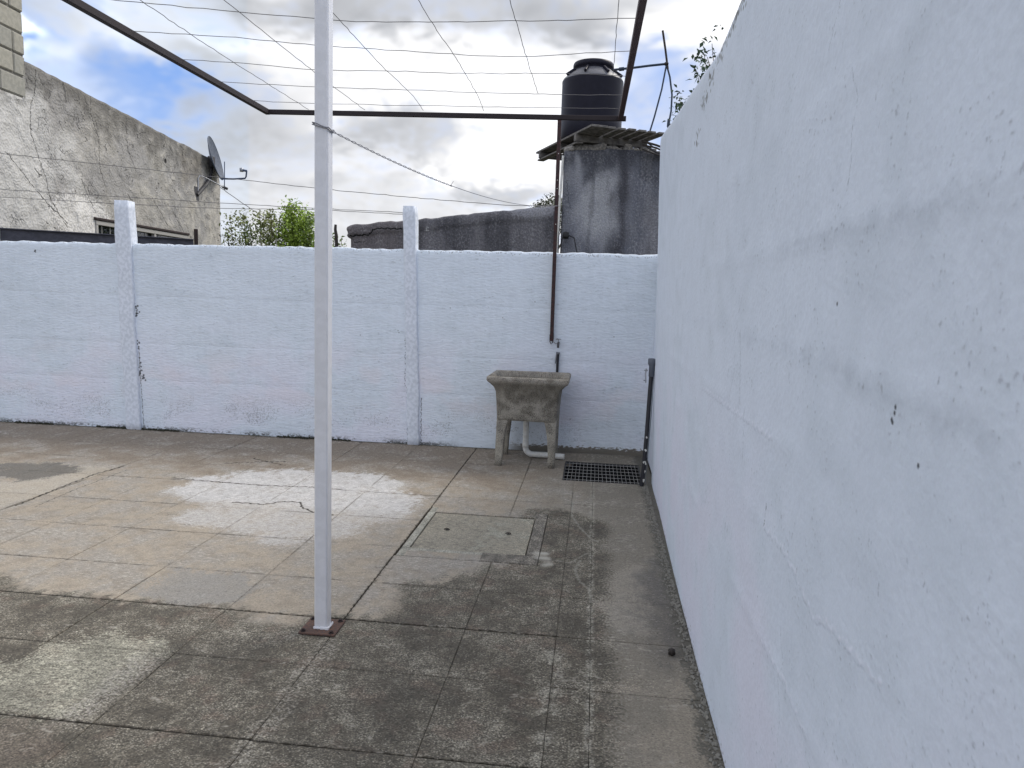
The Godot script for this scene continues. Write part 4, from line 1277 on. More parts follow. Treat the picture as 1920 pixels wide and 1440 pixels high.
func build_pergola() -> void:
	var f := thing("pergola_frame", "rusty dark steel pergola frame on one slim grey-white square post", "pergola")
	var y := 3.325
	var st := S()
	add_box(st, Vector3(-1.205, 1.655, -3.168), Vector3(0.062, 3.29, 0.062), Basis(Vector3.BACK, -0.002), 0.006)
	obj("post", st, M.post, f)
	st = S()
	st.set_smooth_group(-1)
	for i in 9:
		# ragged weld bead and lifted paint at the foot
		add_box(st, Vector3(-1.236 + i * 0.0078, 0.016, -3.135), Vector3(0.010, rng.randf_range(0.006, 0.016), 0.008), Basis.from_euler(Vector3(0, 0, rng.randf_range(-0.5, 0.5))), 0.002)
	for i in 8:
		add_box(st, Vector3(-1.172, 0.016, -3.14 - i * 0.0078), Vector3(0.008, rng.randf_range(0.006, 0.014), 0.010), Basis(), 0.002)
	obj("weld_bead", st, M.post_chip, f)
	st = S()
	add_box(st, Vector3(-1.211, 0.0065, -3.168), Vector3(0.174, 0.009, 0.162), Basis(Vector3.UP, 0.01), 0.002)
	var plate := obj("base_plate", st, M.rust_plate, f)
	for q in [[-1.28, -3.105], [-1.145, -3.105], [-1.28, -3.23], [-1.145, -3.23]]:
		st = S()
		add_lathe(st, Vector3(q[0], 0.011, q[1]), [Vector2(0.013, 0.0), Vector2(0.013, 0.003), Vector2(0.008, 0.0035), Vector2(0.008, 0.011), Vector2(0.0, 0.012)], 6, false)
		obj("bolt", st, M.rust_dark, plate)
	var bar := func(a: Vector3, b: Vector3, w: float, h: float, m: Material, called: String) -> void:
		var s := S()
		var d := (b - a).normalized()
		var n := d.cross(Vector3.UP)
		add_box(s, (a + b) * 0.5 + n * w * 0.5, Vector3(a.distance_to(b), h, absf(w)), Basis(d, n.cross(d), n), 0.003)
		obj(called, s, m, f)
	bar.call(Vector3(-3.385, y + 0.005, -7.32), Vector3(0.215, y - 0.042, -7.32), 0.035, 0.045, M.beam, "back_beam")
	bar.call(Vector3(-3.385, y + 0.005, -7.32), Vector3(-3.35, y + 0.005, -3.12), -0.045, 0.05, M.beam, "side_beam")
	bar.call(Vector3(0.185, y - 0.042, -7.30), Vector3(0.235, y - 0.01, -3.12), 0.045, 0.05, M.beam_red, "side_beam")
	bar.call(Vector3(-3.35, y, -3.13), Vector3(0.235, y - 0.01, -3.13), -0.045, 0.05, M.beam, "front_beam")
	st = S()
	add_box(st, Vector3(-0.4165, (3.265 + 1.135) * 0.5, -7.302), Vector3(0.036, 3.265 - 1.135, 0.030), Basis(Vector3.BACK, 0.002), 0.003)
	var back := obj("back_upright", st, M.pole_red, f)
	st = S()
	add_tube(st, [Vector3(-0.432, 1.20, -7.295), Vector3(-0.430, 1.13, -7.29), Vector3(-0.418, 1.105, -7.29), Vector3(-0.404, 1.12, -7.29), Vector3(-0.398, 1.16, -7.295), Vector3(-0.398, 1.22, -7.298)], 0.005, 6)
	obj("wire_hook", st, M.rust_dark, back)
	for h in [2.95, 2.70, 2.62, 2.28]:
		st = S()
		add_lathe(st, Vector3(-0.416, h, -7.286), [Vector2(0.0, -0.006), Vector2(0.006, 0.0), Vector2(0.0, 0.006)], 6)
		obj("paint_fleck", st, M.pvc, back)

func wire(label: String, pts: Array, group: String, r := 0.0025, called := "wire", m: Material = null) -> void:
	# smooth curve through the points with small kinks
	var c := Curve3D.new()
	for i in pts.size():
		var t := ((pts[mini(i + 1, pts.size() - 1)] as Vector3) - (pts[maxi(i - 1, 0)] as Vector3)) * 0.16
		c.add_point(pts[i], -t, t)
	c.bake_interval = 0.12
	var baked := c.get_baked_points()
	var p := []
	for i in baked.size():
		var q: Vector3 = baked[i]
		if i > 0 and i < baked.size() - 1: q += Vector3(lump.get_noise_2d(i * 9.0, pts[0].x * 30.0 + pts[0].z * 20.0), lump.get_noise_2d(i * 9.0, 60.0 + pts[0].z * 30.0), 0) * 0.006
		p.append(q)
	var st := S()
	add_tube(st, p, r, 5)
	tag(obj(called, st, m if m else M.wire), label, "wire", group)

func build_wires() -> void:
	var y := 3.352
	var rows := [
		["cross wire of the pergola nearest the viewer, highest of the five in the sky", [-3.35, -4.46, -2.68, -4.67, -1.88, -4.88, -1.54, -4.94, -0.61, -4.94, 0.21, -4.9]],
		["second of the pergola's five cross wires, counting from the viewer", [-3.35, -5.09, -2.71, -5.21, -2.11, -5.39, -1.55, -5.51, -0.93, -5.63, -0.54, -5.64, 0.20, -5.52]],
		["middle one of the pergola's five cross wires, passing before the tank lid", [-3.36, -5.72, -2.78, -5.84, -2.35, -5.98, -1.6, -6.02, -1.18, -6.07, -0.32, -6.07, 0.2, -6.14]],
		["fourth of the pergola's five cross wires, second from the back beam", [-3.37, -6.33, -2.54, -6.48, -1.75, -6.56, -1.18, -6.62, -0.53, -6.67, 0.19, -6.7]],
		["cross wire of the pergola closest to its back beam", [-3.37, -6.95, -2.78, -7.05, -1.28, -7.12, 0.19, -7.16]]]
	for r in rows:
		var p := []
		for i in range(0, r[1].size(), 2): p.append(Vector3(r[1][i], y - 0.012 * ((r[1][i] + 3.35) / 3.55), r[1][i + 1]))
		wire(r[0], p, "vine wires stretched over the pergola frame")
	var cols := [
		["long vine wire running overhead toward the viewer, leftmost of six", [-2.93, -7.3, -2.95, -5.57, -2.93, -4.5, -2.93, -3.13]],
		["long vine wire second from the left, meeting the back beam just right of the post", [-2.35, -7.3, -2.38, -6.05, -2.38, -4.51, -2.38, -3.13]],
		["kinked long vine wire third from the left", [-1.76, -7.3, -1.73, -6.7, -1.76, -5.88, -1.76, -4.83, -1.76, -3.13]],
		["bowed long vine wire fourth from the left, left of the tank", [-1.16, -7.3, -1.13, -6.73, -1.13, -5.59, -1.15, -4.99, -1.15, -3.13]],
		["long vine wire fifth from the left, stopping short of the back beam", [-0.58, -6.66, -0.59, -5.59, -0.59, -4.56, -0.59, -3.13]],
		["long vine wire furthest right, ending above the water tank", [0.06, -6.10, 0.06, -5.32, 0.06, -4.58, 0.06, -3.13]]]
	for r in cols:
		var p := []
		for i in range(0, r[1].size(), 2): p.append(Vector3(r[1][i], y + 0.004 - 0.012 * ((r[1][i] + 3.35) / 3.55), r[1][i + 1]))
		wire(r[0], p, "vine wires stretched over the pergola frame")
	# guy wire from the post to the back upright: doubled and twisted for the first stretch
	var a := Vector3(-1.168, 2.272, -3.16)
	var b := Vector3(-0.412, 2.455, -7.285)
	var g := thing("twisted_guy_wire", "guy wire tied round the grey-white post, twisted, running back to the rusty upright", "wire")
	var st := S()
	var ring := []
	for i in 25:
		var t := TAU * i / 24.0
		ring.append(Vector3(-1.205 + clampf(cos(t) * 0.055, -0.036, 0.036), 2.282 - 0.014 * cos(t), -3.168 + clampf(sin(t) * 0.055, -0.036, 0.036)))
	add_tube(st, ring, 0.0024, 6)
	for i in ring.size(): ring[i] += Vector3(0, 0.007 + 0.003 * sin(i), 0)
	add_tube(st, ring, 0.0022, 6)
	obj("loop", st, M.wire_grey, g)
	var d := (b - a).normalized()
	var n := d.cross(Vector3.UP).normalized()
	var m := n.cross(d)
	st = S()
	for s in 2:
		var p := []
		for i in 121:
			var t := i / 120.0 * 0.34
			var c := a.lerp(b, t) - Vector3(0, 0.10 * 4.0 * t * (1.0 - t), 0)
			var w := i * 0.62 + s * PI
			p.append(c + (n * cos(w) + m * sin(w)) * 0.0032)
		add_tube(st, p, 0.0019, 5)
	add_tube(st, [a.lerp(b, 0.335) - Vector3(0, 0.089, 0), a.lerp(b, 0.345) - Vector3(0, 0.06, 0)], 0.002, 5)
	obj("twist", st, M.wire_grey, g)
	st = S()
	var q := []
	for i in 31:
		var t := lerpf(0.335, 1.0, i / 30.0)
		q.append(a.lerp(b, t) - Vector3(0, 0.10 * 4.0 * t * (1.0 - t), 0))
	add_tube(st, q, 0.0024, 5)
	var rr := []
	for i in 13: rr.append(b + Vector3(cos(TAU * i / 12.0) * 0.024, 0.003 * i / 12.0, -0.018 + sin(TAU * i / 12.0) * 0.022))
	add_tube(st, rr, 0.003, 5)
	obj("tail", st, M.wire_grey, g)
	# wires along the back wall and beyond it
	var k := "wires strung behind the back wall"
	wire("upper wire across the plastered house, running on to the rusty back upright", [Vector3(-7.4, 3.02, -7.5), Vector3(-6.45, 2.92, -7.45), Vector3(-3.93, 2.70, -7.45), Vector3(-2.93, 2.61, -7.45), Vector3(-1.86, 2.53, -7.44), Vector3(-0.93, 2.47, -7.42), Vector3(-0.43, 2.462, -7.32)], k, 0.0032, "wire", M.wire)
	wire("middle wire crossing the plastered house, ending on the second concrete post", [Vector3(-7.5, 2.58, -7.45), Vector3(-6.47, 2.54, -7.45), Vector3(-3.93, 2.44, -7.45), Vector3(-2.93, 2.405, -7.45), Vector3(-1.90, 2.38, -7.45)], k, 0.003, "wire", M.wire)
	wire("lowest wire strung between the tops of the two concrete posts", [Vector3(-7.5, 2.50, -7.45), Vector3(-6.47, 2.46, -7.45), Vector3(-5.06, 2.41, -7.45), Vector3(-3.93, 2.385, -7.45), Vector3(-2.93, 2.39, -7.45), Vector3(-1.9, 2.36, -7.45)], k, 0.003, "wire", M.wire)
	wire("wire dropping from the aerial to the pale bush", [Vector3(-6.83, 3.33, -12.87), Vector3(-6.2, 3.0, -12.5), Vector3(-5.55, 2.68, -12.1)], k, 0.006, "wire", M.wire)

func build_sink() -> void:
	var s := thing("laundry_sink", "old pitted concrete laundry sink on four legs against the back wall", "sink", "", Vector3(-0.58, 0, -6.9))
	# outside, over the rim, and down inside the bowl; local x -0.37..0.37, near side +z
	var R := []
	for q in [[0.422, -0.283, 0.275, 0.2445, -0.27, 0.016], [0.45, -0.284, 0.277, 0.246, -0.27, 0.016], [0.60, -0.290, 0.288, 0.264, -0.28, 0.03], [0.69, -0.298, 0.300, 0.272, -0.29, 0.03], [0.735, -0.318, 0.318, 0.285, -0.30, 0.03], [0.765, -0.350, 0.345, 0.300, -0.315, 0.028], [0.785, -0.374, 0.370, 0.312, -0.325, 0.022], [0.80, -0.380, 0.376, 0.316, -0.33, 0.02], [0.826, -0.378, 0.374, 0.314, -0.33, 0.02], [0.834, -0.366, 0.362, 0.304, -0.32, 0.02], [0.834, -0.335, 0.332, 0.276, -0.285, 0.02], [0.822, -0.322, 0.318, 0.262, -0.272, 0.02], [0.70, -0.27, 0.268, 0.232, -0.25, 0.03], [0.52, -0.24, 0.236, 0.195, -0.22, 0.04], [0.50, -0.20, 0.196, 0.16, -0.18, 0.04]]:
		R.append(rect_ring(q[1], q[2], q[3], q[4], q[0], q[5], 0.006))
	# subdivide for the pitted surface
	var st := S()
	st.set_smooth_group(0)
	loft(st, R)
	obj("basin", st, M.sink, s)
	for q in [[-1.0, 1.0], [1.0, 1.0], [-1.0, -1.0], [1.0, -1.0]]:
		var rings := []
		for i in 9:
			var t := i / 8.0
			var yy := lerpf(0.0, 0.47, t)
			var wd := lerpf(0.062, 0.100, t) + 0.055 * pow(t, 9.0)
			var dp := lerpf(0.055, 0.085, t)
			var xo: float = q[0] * lerpf(0.283, 0.285, t)
			if q[0] > 0: xo = lerpf(0.275, 0.279, t)
			var zo: float = 0.283 - 0.043 * t if q[1] > 0 else -0.255
			var x0: float = minf(xo, xo - q[0] * wd)
			var x1: float = maxf(xo, xo - q[0] * wd)
			var z0: float = maxf(zo, zo - q[1] * dp)
			var z1: float = minf(zo, zo - q[1] * dp)
			rings.append(rect_ring(x0, x1, z0, z1, yy, 0.014, 0.006))
		st = S()
		st.set_smooth_group(0)
		loft(st, rings)
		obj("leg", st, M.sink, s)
	st = S()
	for i in 7:
		add_box(st, Vector3(-0.18 + i * 0.022, 0.506 + 0.16 * 0, -0.0), Vector3(0.012, 0.01, 0.28), Basis(), 0.003)
	obj("washboard", st, M.sink, s)
	# waste pipe
	var w := thing("drain_pipe", "white plastic waste pipe elbowing from under the sink to the drain", "pipe", "", Vector3(-0.615, 0, -7.02))
	st = S()
	var p := [Vector3(0, 0.44, 0), Vector3(0, 0.12, 0)]
	for i in 7:
		var t := i / 6.0 * PI * 0.5
		p.append(Vector3(0.07 - cos(t) * 0.07, 0.105 - sin(t) * 0.07, 0))
	p.append(Vector3(0.20, 0.034, 0.0))
	p.append(Vector3(0.385, 0.031, 0.02))
	add_tube(st, p, 0.0285, 16)
	obj("pipe", st, M.pvc, w)
	st = S()
	add_lathe(st, Vector3(0, 0.10, 0), [Vector2(0.029, 0.0), Vector2(0.0325, 0.002), Vector2(0.0325, 0.045), Vector2(0.029, 0.05)], 16)
	obj("collar", st, M.pvc, w)
	# supply pipe and tap
	var t := thing("water_tap", "small corroded tap on the white wall just above the laundry sink", "tap", "", Vector3(-0.345, 1.12, -7.335))
	st = S()
	add_tube(st, [Vector3(0, 0, 0.0), Vector3(0, 0, 0.05), Vector3(0, -0.01, 0.075), Vector3(0, -0.045, 0.085)], 0.012, 8)
	obj("spout", st, M.steel_dark, t)
	st = S()
	add_tube(st, [Vector3(0, 0.0, 0.045), Vector3(0, 0.035, 0.045)], 0.006, 6)
	for a in 4:
		add_tube(st, [Vector3(0, 0.036, 0.045), Vector3(cos(a * PI * 0.5 + 0.5) * 0.03, 0.038 + 0.008 * sin(a * 2.0), 0.045 + sin(a * PI * 0.5 + 0.5) * 0.03)], 0.005, 6)
	obj("handle", st, M.steel, t)
	st = S()
	add_tube(st, [Vector3(-0.05, 0.01, 0.03), Vector3(-0.03, -0.01, 0.04), Vector3(-0.01, -0.005, 0.05)], 0.003, 5)
	obj("wire_tie", st, M.wire, t)
	var q := thing("supply_pipe", "short black supply pipe with grey coupling rising behind the sink", "pipe", "", Vector3(-0.345, 0.72, -7.315))
	st = S()
	add_tube(st, [Vector3(-0.004, 0.0, 0), Vector3(0, 0.30, 0)], 0.0135, 10)
	obj("pipe", st, M.black_pipe, q)
	st = S()
	add_lathe(st, Vector3(0, 0.285, 0), [Vector2(0.014, 0.0), Vector2(0.019, 0.002), Vector2(0.019, 0.018), Vector2(0.014, 0.02)], 10)
	add_box(st, Vector3(-0.018, 0.25, 0.004), Vector3(0.012, 0.12, 0.012), Basis(Vector3.BACK, -0.09), 0.003)
	obj("coupling", st, M.steel_grey, q)

func build_drain() -> void:
	var d := thing("drain_grate", "steel mesh grate over the dark drain beside the sink", "grate", "", Vector3(DRAIN.get_center().x, 0, DRAIN.get_center().y))
	var hx := DRAIN.size.x * 0.5 - 0.006
	var hz := DRAIN.size.y * 0.5 - 0.006
	var st := S()
	for q in [[0, hz, hx * 2, 0.008], [0, -hz, hx * 2, 0.008]]:
		add_box(st, Vector3(q[0], -0.012, q[1]), Vector3(q[2], 0.022, q[3]), Basis(), 0.001)
	for x in [-hx, hx]:
		add_box(st, Vector3(x, -0.012, 0), Vector3(0.008, 0.022, hz * 2 - 0.01), Basis(), 0.001)
	obj("frame", st, M.galv_dark, d)
	for i in 19:
		st = S()
		var x := -hx + (i + 1) * hx * 2 / 20.0
		add_tube(st, [Vector3(x + rng.randf_range(-0.002, 0.002), -0.006, -hz), Vector3(x + rng.randf_range(-0.003, 0.003), -0.007, 0), Vector3(x + rng.randf_range(-0.002, 0.002), -0.006, hz)], 0.0012, 6)
		obj("bar", st, M.galv, d)
	for i in 6:
		st = S()
		var z := -hz + (i + 0.6) * hz * 2 / 6.0
		add_tube(st, [Vector3(-hx, -0.002, z), Vector3(0, -0.003, z + rng.randf_range(-0.003, 0.003)), Vector3(hx, -0.002, z)], 0.0014, 6)
		obj("cross_bar", st, M.galv, d)
	# black stand pipe in the corner
	var p := thing("stand_pipe", "black stand pipe with a flared grey top in the corner by the drain", "pipe", "", Vector3(0.470, 0, -6.18))
	st = S()
	add_tube(st, [Vector3(-0.005, -0.01, 0.0), Vector3(0.005, 0.14, -0.005), Vector3(0.018, 0.45, -0.03), Vector3(0.026, 0.75, -0.06), Vector3(0.034, 0.97, -0.09)], 0.0185, 12)
	obj("pipe", st, M.black_pipe, p)
	st = S()
	add_lathe(st, Vector3(0.034, 0.93, -0.09), [Vector2(0.019, 0.0), Vector2(0.024, 0.004), Vector2(0.024, 0.09), Vector2(0.034, 0.11), Vector2(0.036, 0.15), Vector2(0.032, 0.155), Vector2(0.026, 0.12), Vector2(0.0, 0.10)], 16)
	obj("socket", st, M.pipe_grey, p)
	for q in [[0.20, 0.024], [0.125, 0.022], [0.05, 0.020], [0.31, 0.015], [0.42, 0.012]]:
		st = S()
		add_box(st, Vector3(0.004 + q[0] * 0.03, q[0], 0.0165 - q[0] * 0.055), Vector3(q[1], q[1] * 1.4, 0.004), Basis.from_euler(Vector3(0, 0, rng.randf_range(-0.6, 0.6))), 0.002)
		obj("paint_splash", st, M.pvc, p)
	st = S()
	add_tube(st, [Vector3(-0.012, 0.88, -0.07), Vector3(-0.018, 0.96, -0.075), Vector3(-0.012, 1.0, -0.08)], 0.007, 6)
	add_tube(st, [Vector3(-0.012, 0.90, -0.07), Vector3(-0.03, 0.90, -0.065)], 0.007, 6)
	add_box(st, Vector3(-0.014, 0.985, -0.077), Vector3(0.03, 0.012, 0.02), Basis(), 0.003)
	obj("bleed_tap", st, M.steel, p)
	st = S()
	add_tube(st, [Vector3(0.055, 0.93, -0.09), Vector3(0.048, 0.6, -0.06), Vector3(0.036, 0.3, -0.03), Vector3(0.026, 0.02, 0.0)], 0.003, 5)
	obj("cable", st, M.steel_grey, p)
	# inspection cover
	var h := thing("floor_hatch", "square concrete inspection cover set in the floor before the sink", "floor hatch", "", Vector3(HATCH.get_center().x, 0, HATCH.get_center().y))
	var o := HATCH.get_center()
	var lid := Rect2(-1.083, -5.075, 0.728, 0.757)
	var piece := func(r: Rect2, lift: float, called: String) -> MeshInstance3D:
		return slab(r, [0.003, 0.003, 0.003, 0.003], h, called, lift, h.position)
	var lo: MeshInstance3D = piece.call(lid.grow(-0.002), -0.0035, "lid")
	for q in [[-0.925, -4.704], [-0.507, -4.70]]:
		var s := S()
		var c := Vector3(q[0] - o.x, -0.0028, q[1] - o.y)
		s.set_smooth_group(-1)
		var last := Vector3()
		for k in 13:
			var a := TAU * k / 12.0
			var r := 0.012 + 0.005 * sin(k * 2.3)
			var v := c + Vector3(cos(a) * r * 1.1, 0.003, sin(a) * r)
			if k > 0: tri(s, c, last, v)
			last = v
		obj("lifting_hole", s, M.pit, lo)
		s = S()
		add_tube(s, [c + Vector3(-0.02, 0.005, 0.0), c + Vector3(-0.007, 0.011, 0), c + Vector3(0.008, 0.011, 0), c + Vector3(0.02, 0.005, 0.003)], 0.003, 6)
		obj("lifting_ring", s, M.rust_dark, lo)
	var L := lid
	piece.call(Rect2(HATCH.position.x, HATCH.position.y, HATCH.size.x, L.position.y - HATCH.position.y), 0.001, "frame_strip")
	piece.call(Rect2(HATCH.position.x, L.end.y, HATCH.size.x, HATCH.end.y - L.end.y), 0.0015, "frame_strip")
	piece.call(Rect2(HATCH.position.x, L.position.y, L.position.x - HATCH.position.x, L.size.y), 0.002, "frame_strip")
	piece.call(Rect2(L.end.x, L.position.y, HATCH.end.x - L.end.x, L.size.y), 0.0025, "frame_strip")
	# a ridged seed case lying by the wall
	var n := S()
	n.set_smooth_group(0)
	var B := Basis.from_euler(Vector3(0.5, 0.6, 0.4))
	var pt := func(i: int, k: int) -> Vector3:
		var la := -PI * 0.5 + PI * i / 10.0
		var lo_ := TAU * k / 24.0
		var r := 0.0165 * cos(la) * (1.0 + 0.14 * cos(lo_ * 6.0))
		return B * Vector3(cos(lo_) * r, sin(la) * 0.022, sin(lo_) * r)
	for i in 10:
		for k in 24: quad(n, pt.call(i, k), pt.call(i + 1, k), pt.call(i + 1, k + 1), pt.call(i, k + 1))
	var seed_ := obj("seed_case", n, M.nut, self)
	seed_.position = Vector3(0.415, 0.016, -3.19)
	tag(seed_, "small dark ridged seed case lying on the floor near the right wall", "seed")

# ------------------------------------------------------------------ plants
func leaf_mesh(l: float, w: float) -> ArrayMesh:
	var st := S()
	st.set_smooth_group(-1)
	var a := Vector3(0, 0, 0)
	var t := Vector3(0, -l * 0.12, l)
	var m := Vector3(0, 0, l * 0.5)
	var p := Vector3(-w * 0.5, w * 0.18, l * 0.45)
	var q := Vector3(w * 0.5, w * 0.18, l * 0.45)
	tri(st, a, p, m); tri(st, p, t, m); tri(st, a, m, q); tri(st, m, t, q)
	st.generate_normals()
	return st.commit()

func leaves(called: String, parent: Node, mesh: Mesh, spots: Array, m: Material) -> void:
	# spots: [position, size, colour]
	var mm := MultiMesh.new()
	mm.transform_format = MultiMesh.TRANSFORM_3D
	mm.use_colors = true
	mm.mesh = mesh
	mm.instance_count = spots.size()
	for i in spots.size():
		var b := Basis.from_euler(Vector3(rng.randf_range(-1.1, 1.1), rng.randf() * TAU, rng.randf_range(-0.7, 0.7))).scaled(Vector3.ONE * spots[i][1])
		mm.set_instance_transform(i, Transform3D(b, spots[i][0]))
		mm.set_instance_color(i, spots[i][2])
	var o := MultiMeshInstance3D.new()
	o.name = called
	o.multimesh = mm
	o.material_override = m
	o.set_meta("kind", "stuff")
	parent.add_child(o, true)

func build_plants() -> void:
	var leaf := leaf_mesh(1.0, 0.5)
	# pale bush beyond the wall: upright sprays with sky between, one dense bright mass at the right
	var b := thing("bush", "pale green leafy bush rising over the back wall, left of the grey-white post", "bush", "", Vector3(-5.3, 0, -12.0))
	var st := S()
	var spots := []
	var sprays := [[-0.82, 2.74, 0.14, 150, 0], [-0.66, 2.80, 0.16, 260, 0], [-0.42, 2.82, 0.14, 220, 0], [-0.24, 2.84, 0.12, 300, 0], [-0.10, 2.66, 0.18, 240, 0], [0.02, 2.78, 0.15, 280, 1], [0.14, 2.74, 0.16, 420, 1], [0.26, 2.93, 0.17, 900, 2], [0.36, 2.84, 0.18, 800, 2], [0.46, 2.68, 0.16, 480, 2], [0.58, 2.74, 0.12, 240, 1], [0.72, 2.55, 0.14, 160, 1], [0.92, 2.46, 0.14, 110, 1], [1.08, 2.40, 0.1, 70, 1], [-0.52, 2.55, 0.26, 300, 1], [0.1, 2.45, 0.35, 420, 1]]
	for s in sprays:
		var tip := Vector3(s[0], s[1], rng.randf_range(-0.25, 0.25))
		var root := Vector3(s[0] * 0.45, 0, rng.randf_range(-0.1, 0.1))
		var mid := root.lerp(tip, 0.6) + Vector3(s[0] * 0.1, 0, 0)
		var line := [root, root.lerp(mid, 0.5), mid, mid.lerp(tip, 0.5) + Vector3(rng.randf_range(-0.03, 0.03), 0, 0), tip]
		add_tube(st, line, 0.02, 5, 0.004)
		for k in 7:
			var t := rng.randf_range(0.55, 0.95)
			var q := root.lerp(mid, t / 0.6) if t < 0.6 else mid.lerp(tip, (t - 0.6) / 0.4)
			var e := q + Vector3(rng.randf_range(-1, 1) * s[2], rng.randf_range(0.04, 0.16), rng.randf_range(-1, 1) * s[2])
			add_tube(st, [q, e], 0.004, 4)
			for j in int(s[3] / 22.0):
				var c: Color = [lin(0.16, 0.19, 0.055), lin(0.12, 0.17, 0.05), lin(0.20, 0.30, 0.045)][s[4]]
				c = c.srgb_to_linear() * rng.randf_range(0.6, 1.35)
				spots.append([q.lerp(e, rng.randf_range(0.2, 1.15)) + Vector3(rng.randfn(0, 0.025), rng.randfn(0, 0.03), rng.randfn(0, 0.025)), rng.randf_range(0.035, 0.075), c])
		for k in int(s[3] * 1.5):
			var t := pow(rng.randf(), 0.7) * 0.5 + 0.5
			var q := mid.lerp(tip, (t - 0.5) / 0.5)
			var sp: float = s[2] * (1.15 - 0.55 * (t - 0.5) * 2.0)
			var c: Color = [Color(0.27, 0.30, 0.12), Color(0.18, 0.25, 0.08), Color(0.33, 0.45, 0.08)][s[4]]
			c = c * rng.randf_range(0.55, 1.4)
			spots.append([q + Vector3(rng.randfn(0, 0.8), rng.randfn(0, 0.55), rng.randfn(0, 0.8)) * sp, rng.randf_range(0.04, 0.085), c])
	obj("stem", st, M.bark, b)
	leaves("foliage", b, leaf, spots, M.leaf)
	# small dark sprig at the end of the house
	var w := thing("weed", "tiny dark weed showing over the back wall by the house corner", "weed", "", Vector3(-6.18, 0, -11.9))
	st = S()
	spots = []
	for k in 5:
		var tip := Vector3(rng.randf_range(-0.12, 0.12), rng.randf_range(2.32, 2.47), rng.randf_range(-0.1, 0.1))
		add_tube(st, [Vector3(tip.x * 0.3, 0, 0), Vector3(tip.x * 0.6, 1.6, 0), tip], 0.006, 4, 0.003)
		for j in 9: spots.append([tip + Vector3(rng.randfn(0, 0.03), -rng.randf() * 0.16, rng.randfn(0, 0.03)), rng.randf_range(0.03, 0.06), Color(0.045, 0.06, 0.035) * rng.randf_range(0.7, 1.3)])
	obj("stem", st, M.bark, w)
	leaves("foliage", w, leaf, spots, M.leaf)
	# round-headed tree far off behind the parapet
	var t := thing("tree", "distant olive-green tree behind the dark parapet, left of the tower", "tree", "", Vector3(-1.35, 0, -18.0))
	st = S()
	add_tube(st, [Vector3(0, 0, 0), Vector3(0.05, 1.2, 0), Vector3(0.0, 2.2, 0), Vector3(0.02, 2.9, 0)], 0.13, 8, 0.06)
	obj("trunk", st, M.bark, t)
	spots = []
	for k in 6:
		st = S()
		var a := TAU * k / 6.0
		add_tube(st, [Vector3(0, 2.0 + 0.1 * k, 0), Vector3(cos(a) * 0.4, 2.7 + 0.1 * k, sin(a) * 0.3), Vector3(cos(a) * 0.7, 3.2, sin(a) * 0.5)], 0.04, 5, 0.01)
		obj("limb", st, M.bark, t)
	for c in [[-0.55, 3.28, 0.0, 0.26], [-0.30, 3.36, 0.1, 0.24], [-0.05, 3.52, 0.1, 0.30], [0.22, 3.72, 0.0, 0.33], [0.50, 3.66, -0.1, 0.34], [0.40, 3.40, 0.2, 0.40], [0.85, 3.5, 0.0, 0.36], [0.0, 3.1, 0.0, 0.5], [-0.4, 3.05, 0.1, 0.4], [0.9, 3.1, 0.1, 0.5]]:
		var tone := rng.randf_range(0.75, 1.25)
		for k in 420:
			var v: Vector3 = Vector3(rng.randfn(), rng.randfn(), rng.randfn()).normalized() * pow(rng.randf(), 0.4) * c[3]
			if rng.randf() < 0.25: v *= 1.15
			spots.append([Vector3(c[0], c[1], c[2]) + v * Vector3(1, 0.8, 1), rng.randf_range(0.06, 0.11), Color(0.085, 0.10, 0.05) * tone * rng.randf_range(0.6, 1.5)])
	leaves("crown", t, leaf, spots, M.leaf)
	# creeper hanging on the far side of the right wall's top
	var v := thing("creeper", "dark green creeper sprigs peeping over the sloping top of the right wall", "creeper", "", Vector3(0.66, 2.7, -5.6))
	st = S()
	spots = []
	for s in [[0.75, 0.26, 0.12], [0.62, 0.40, -0.02], [0.50, 0.52, 0.02], [0.36, 0.50, -0.01], [0.22, 0.44, -0.04], [0.10, 0.40, 0.02], [-0.65, 0.44, -0.03], [-0.78, 0.52, -0.05], [-0.95, 0.50, -0.03], [-1.05, 0.42, -0.02], [-0.35, 0.25, 0.0]]:
		var tip := Vector3(s[2], s[1] + 0.03, s[0])
		var root := Vector3(0.05, 0.0, s[0] + rng.randf_range(-0.05, 0.05))
		add_tube(st, [Vector3(0.06, -2.4, s[0] * 0.5), root, root.lerp(tip, 0.6) + Vector3(0.02, 0.02, 0), tip], 0.006, 5, 0.002)
		for k in 62:
			var q := root.lerp(tip, rng.randf_range(0.2, 1.08))
			spots.append([q + Vector3(rng.randfn(0, 0.035), rng.randfn(0, 0.035), rng.randfn(0, 0.06)), rng.randf_range(0.032, 0.055), Color(0.045, 0.08, 0.045) * rng.randf_range(0.6, 1.5)])
	obj("stem", st, M.bark, v)
	leaves("foliage", v, leaf, spots, M.leaf)
	# weathered stake
	var k := thing("wooden_stake", "thin dark weathered stake showing over the wall right of the grey-white post", "stake", "", Vector3(-3.22, 0, -8.9))
	st = S()
	add_tube(st, [Vector3(0.06, 0.0, 0), Vector3(0.03, 1.5, 0), Vector3(0.0, 2.24, 0), Vector3(-0.012, 2.31, 0), Vector3(-0.008, 2.37, 0)], 0.026, 7, 0.016)
	obj("stake", st, M.stick, k)
	# moss and grit collected along the foot of the walls
	var moss := S()
	moss.set_smooth_group(-1)
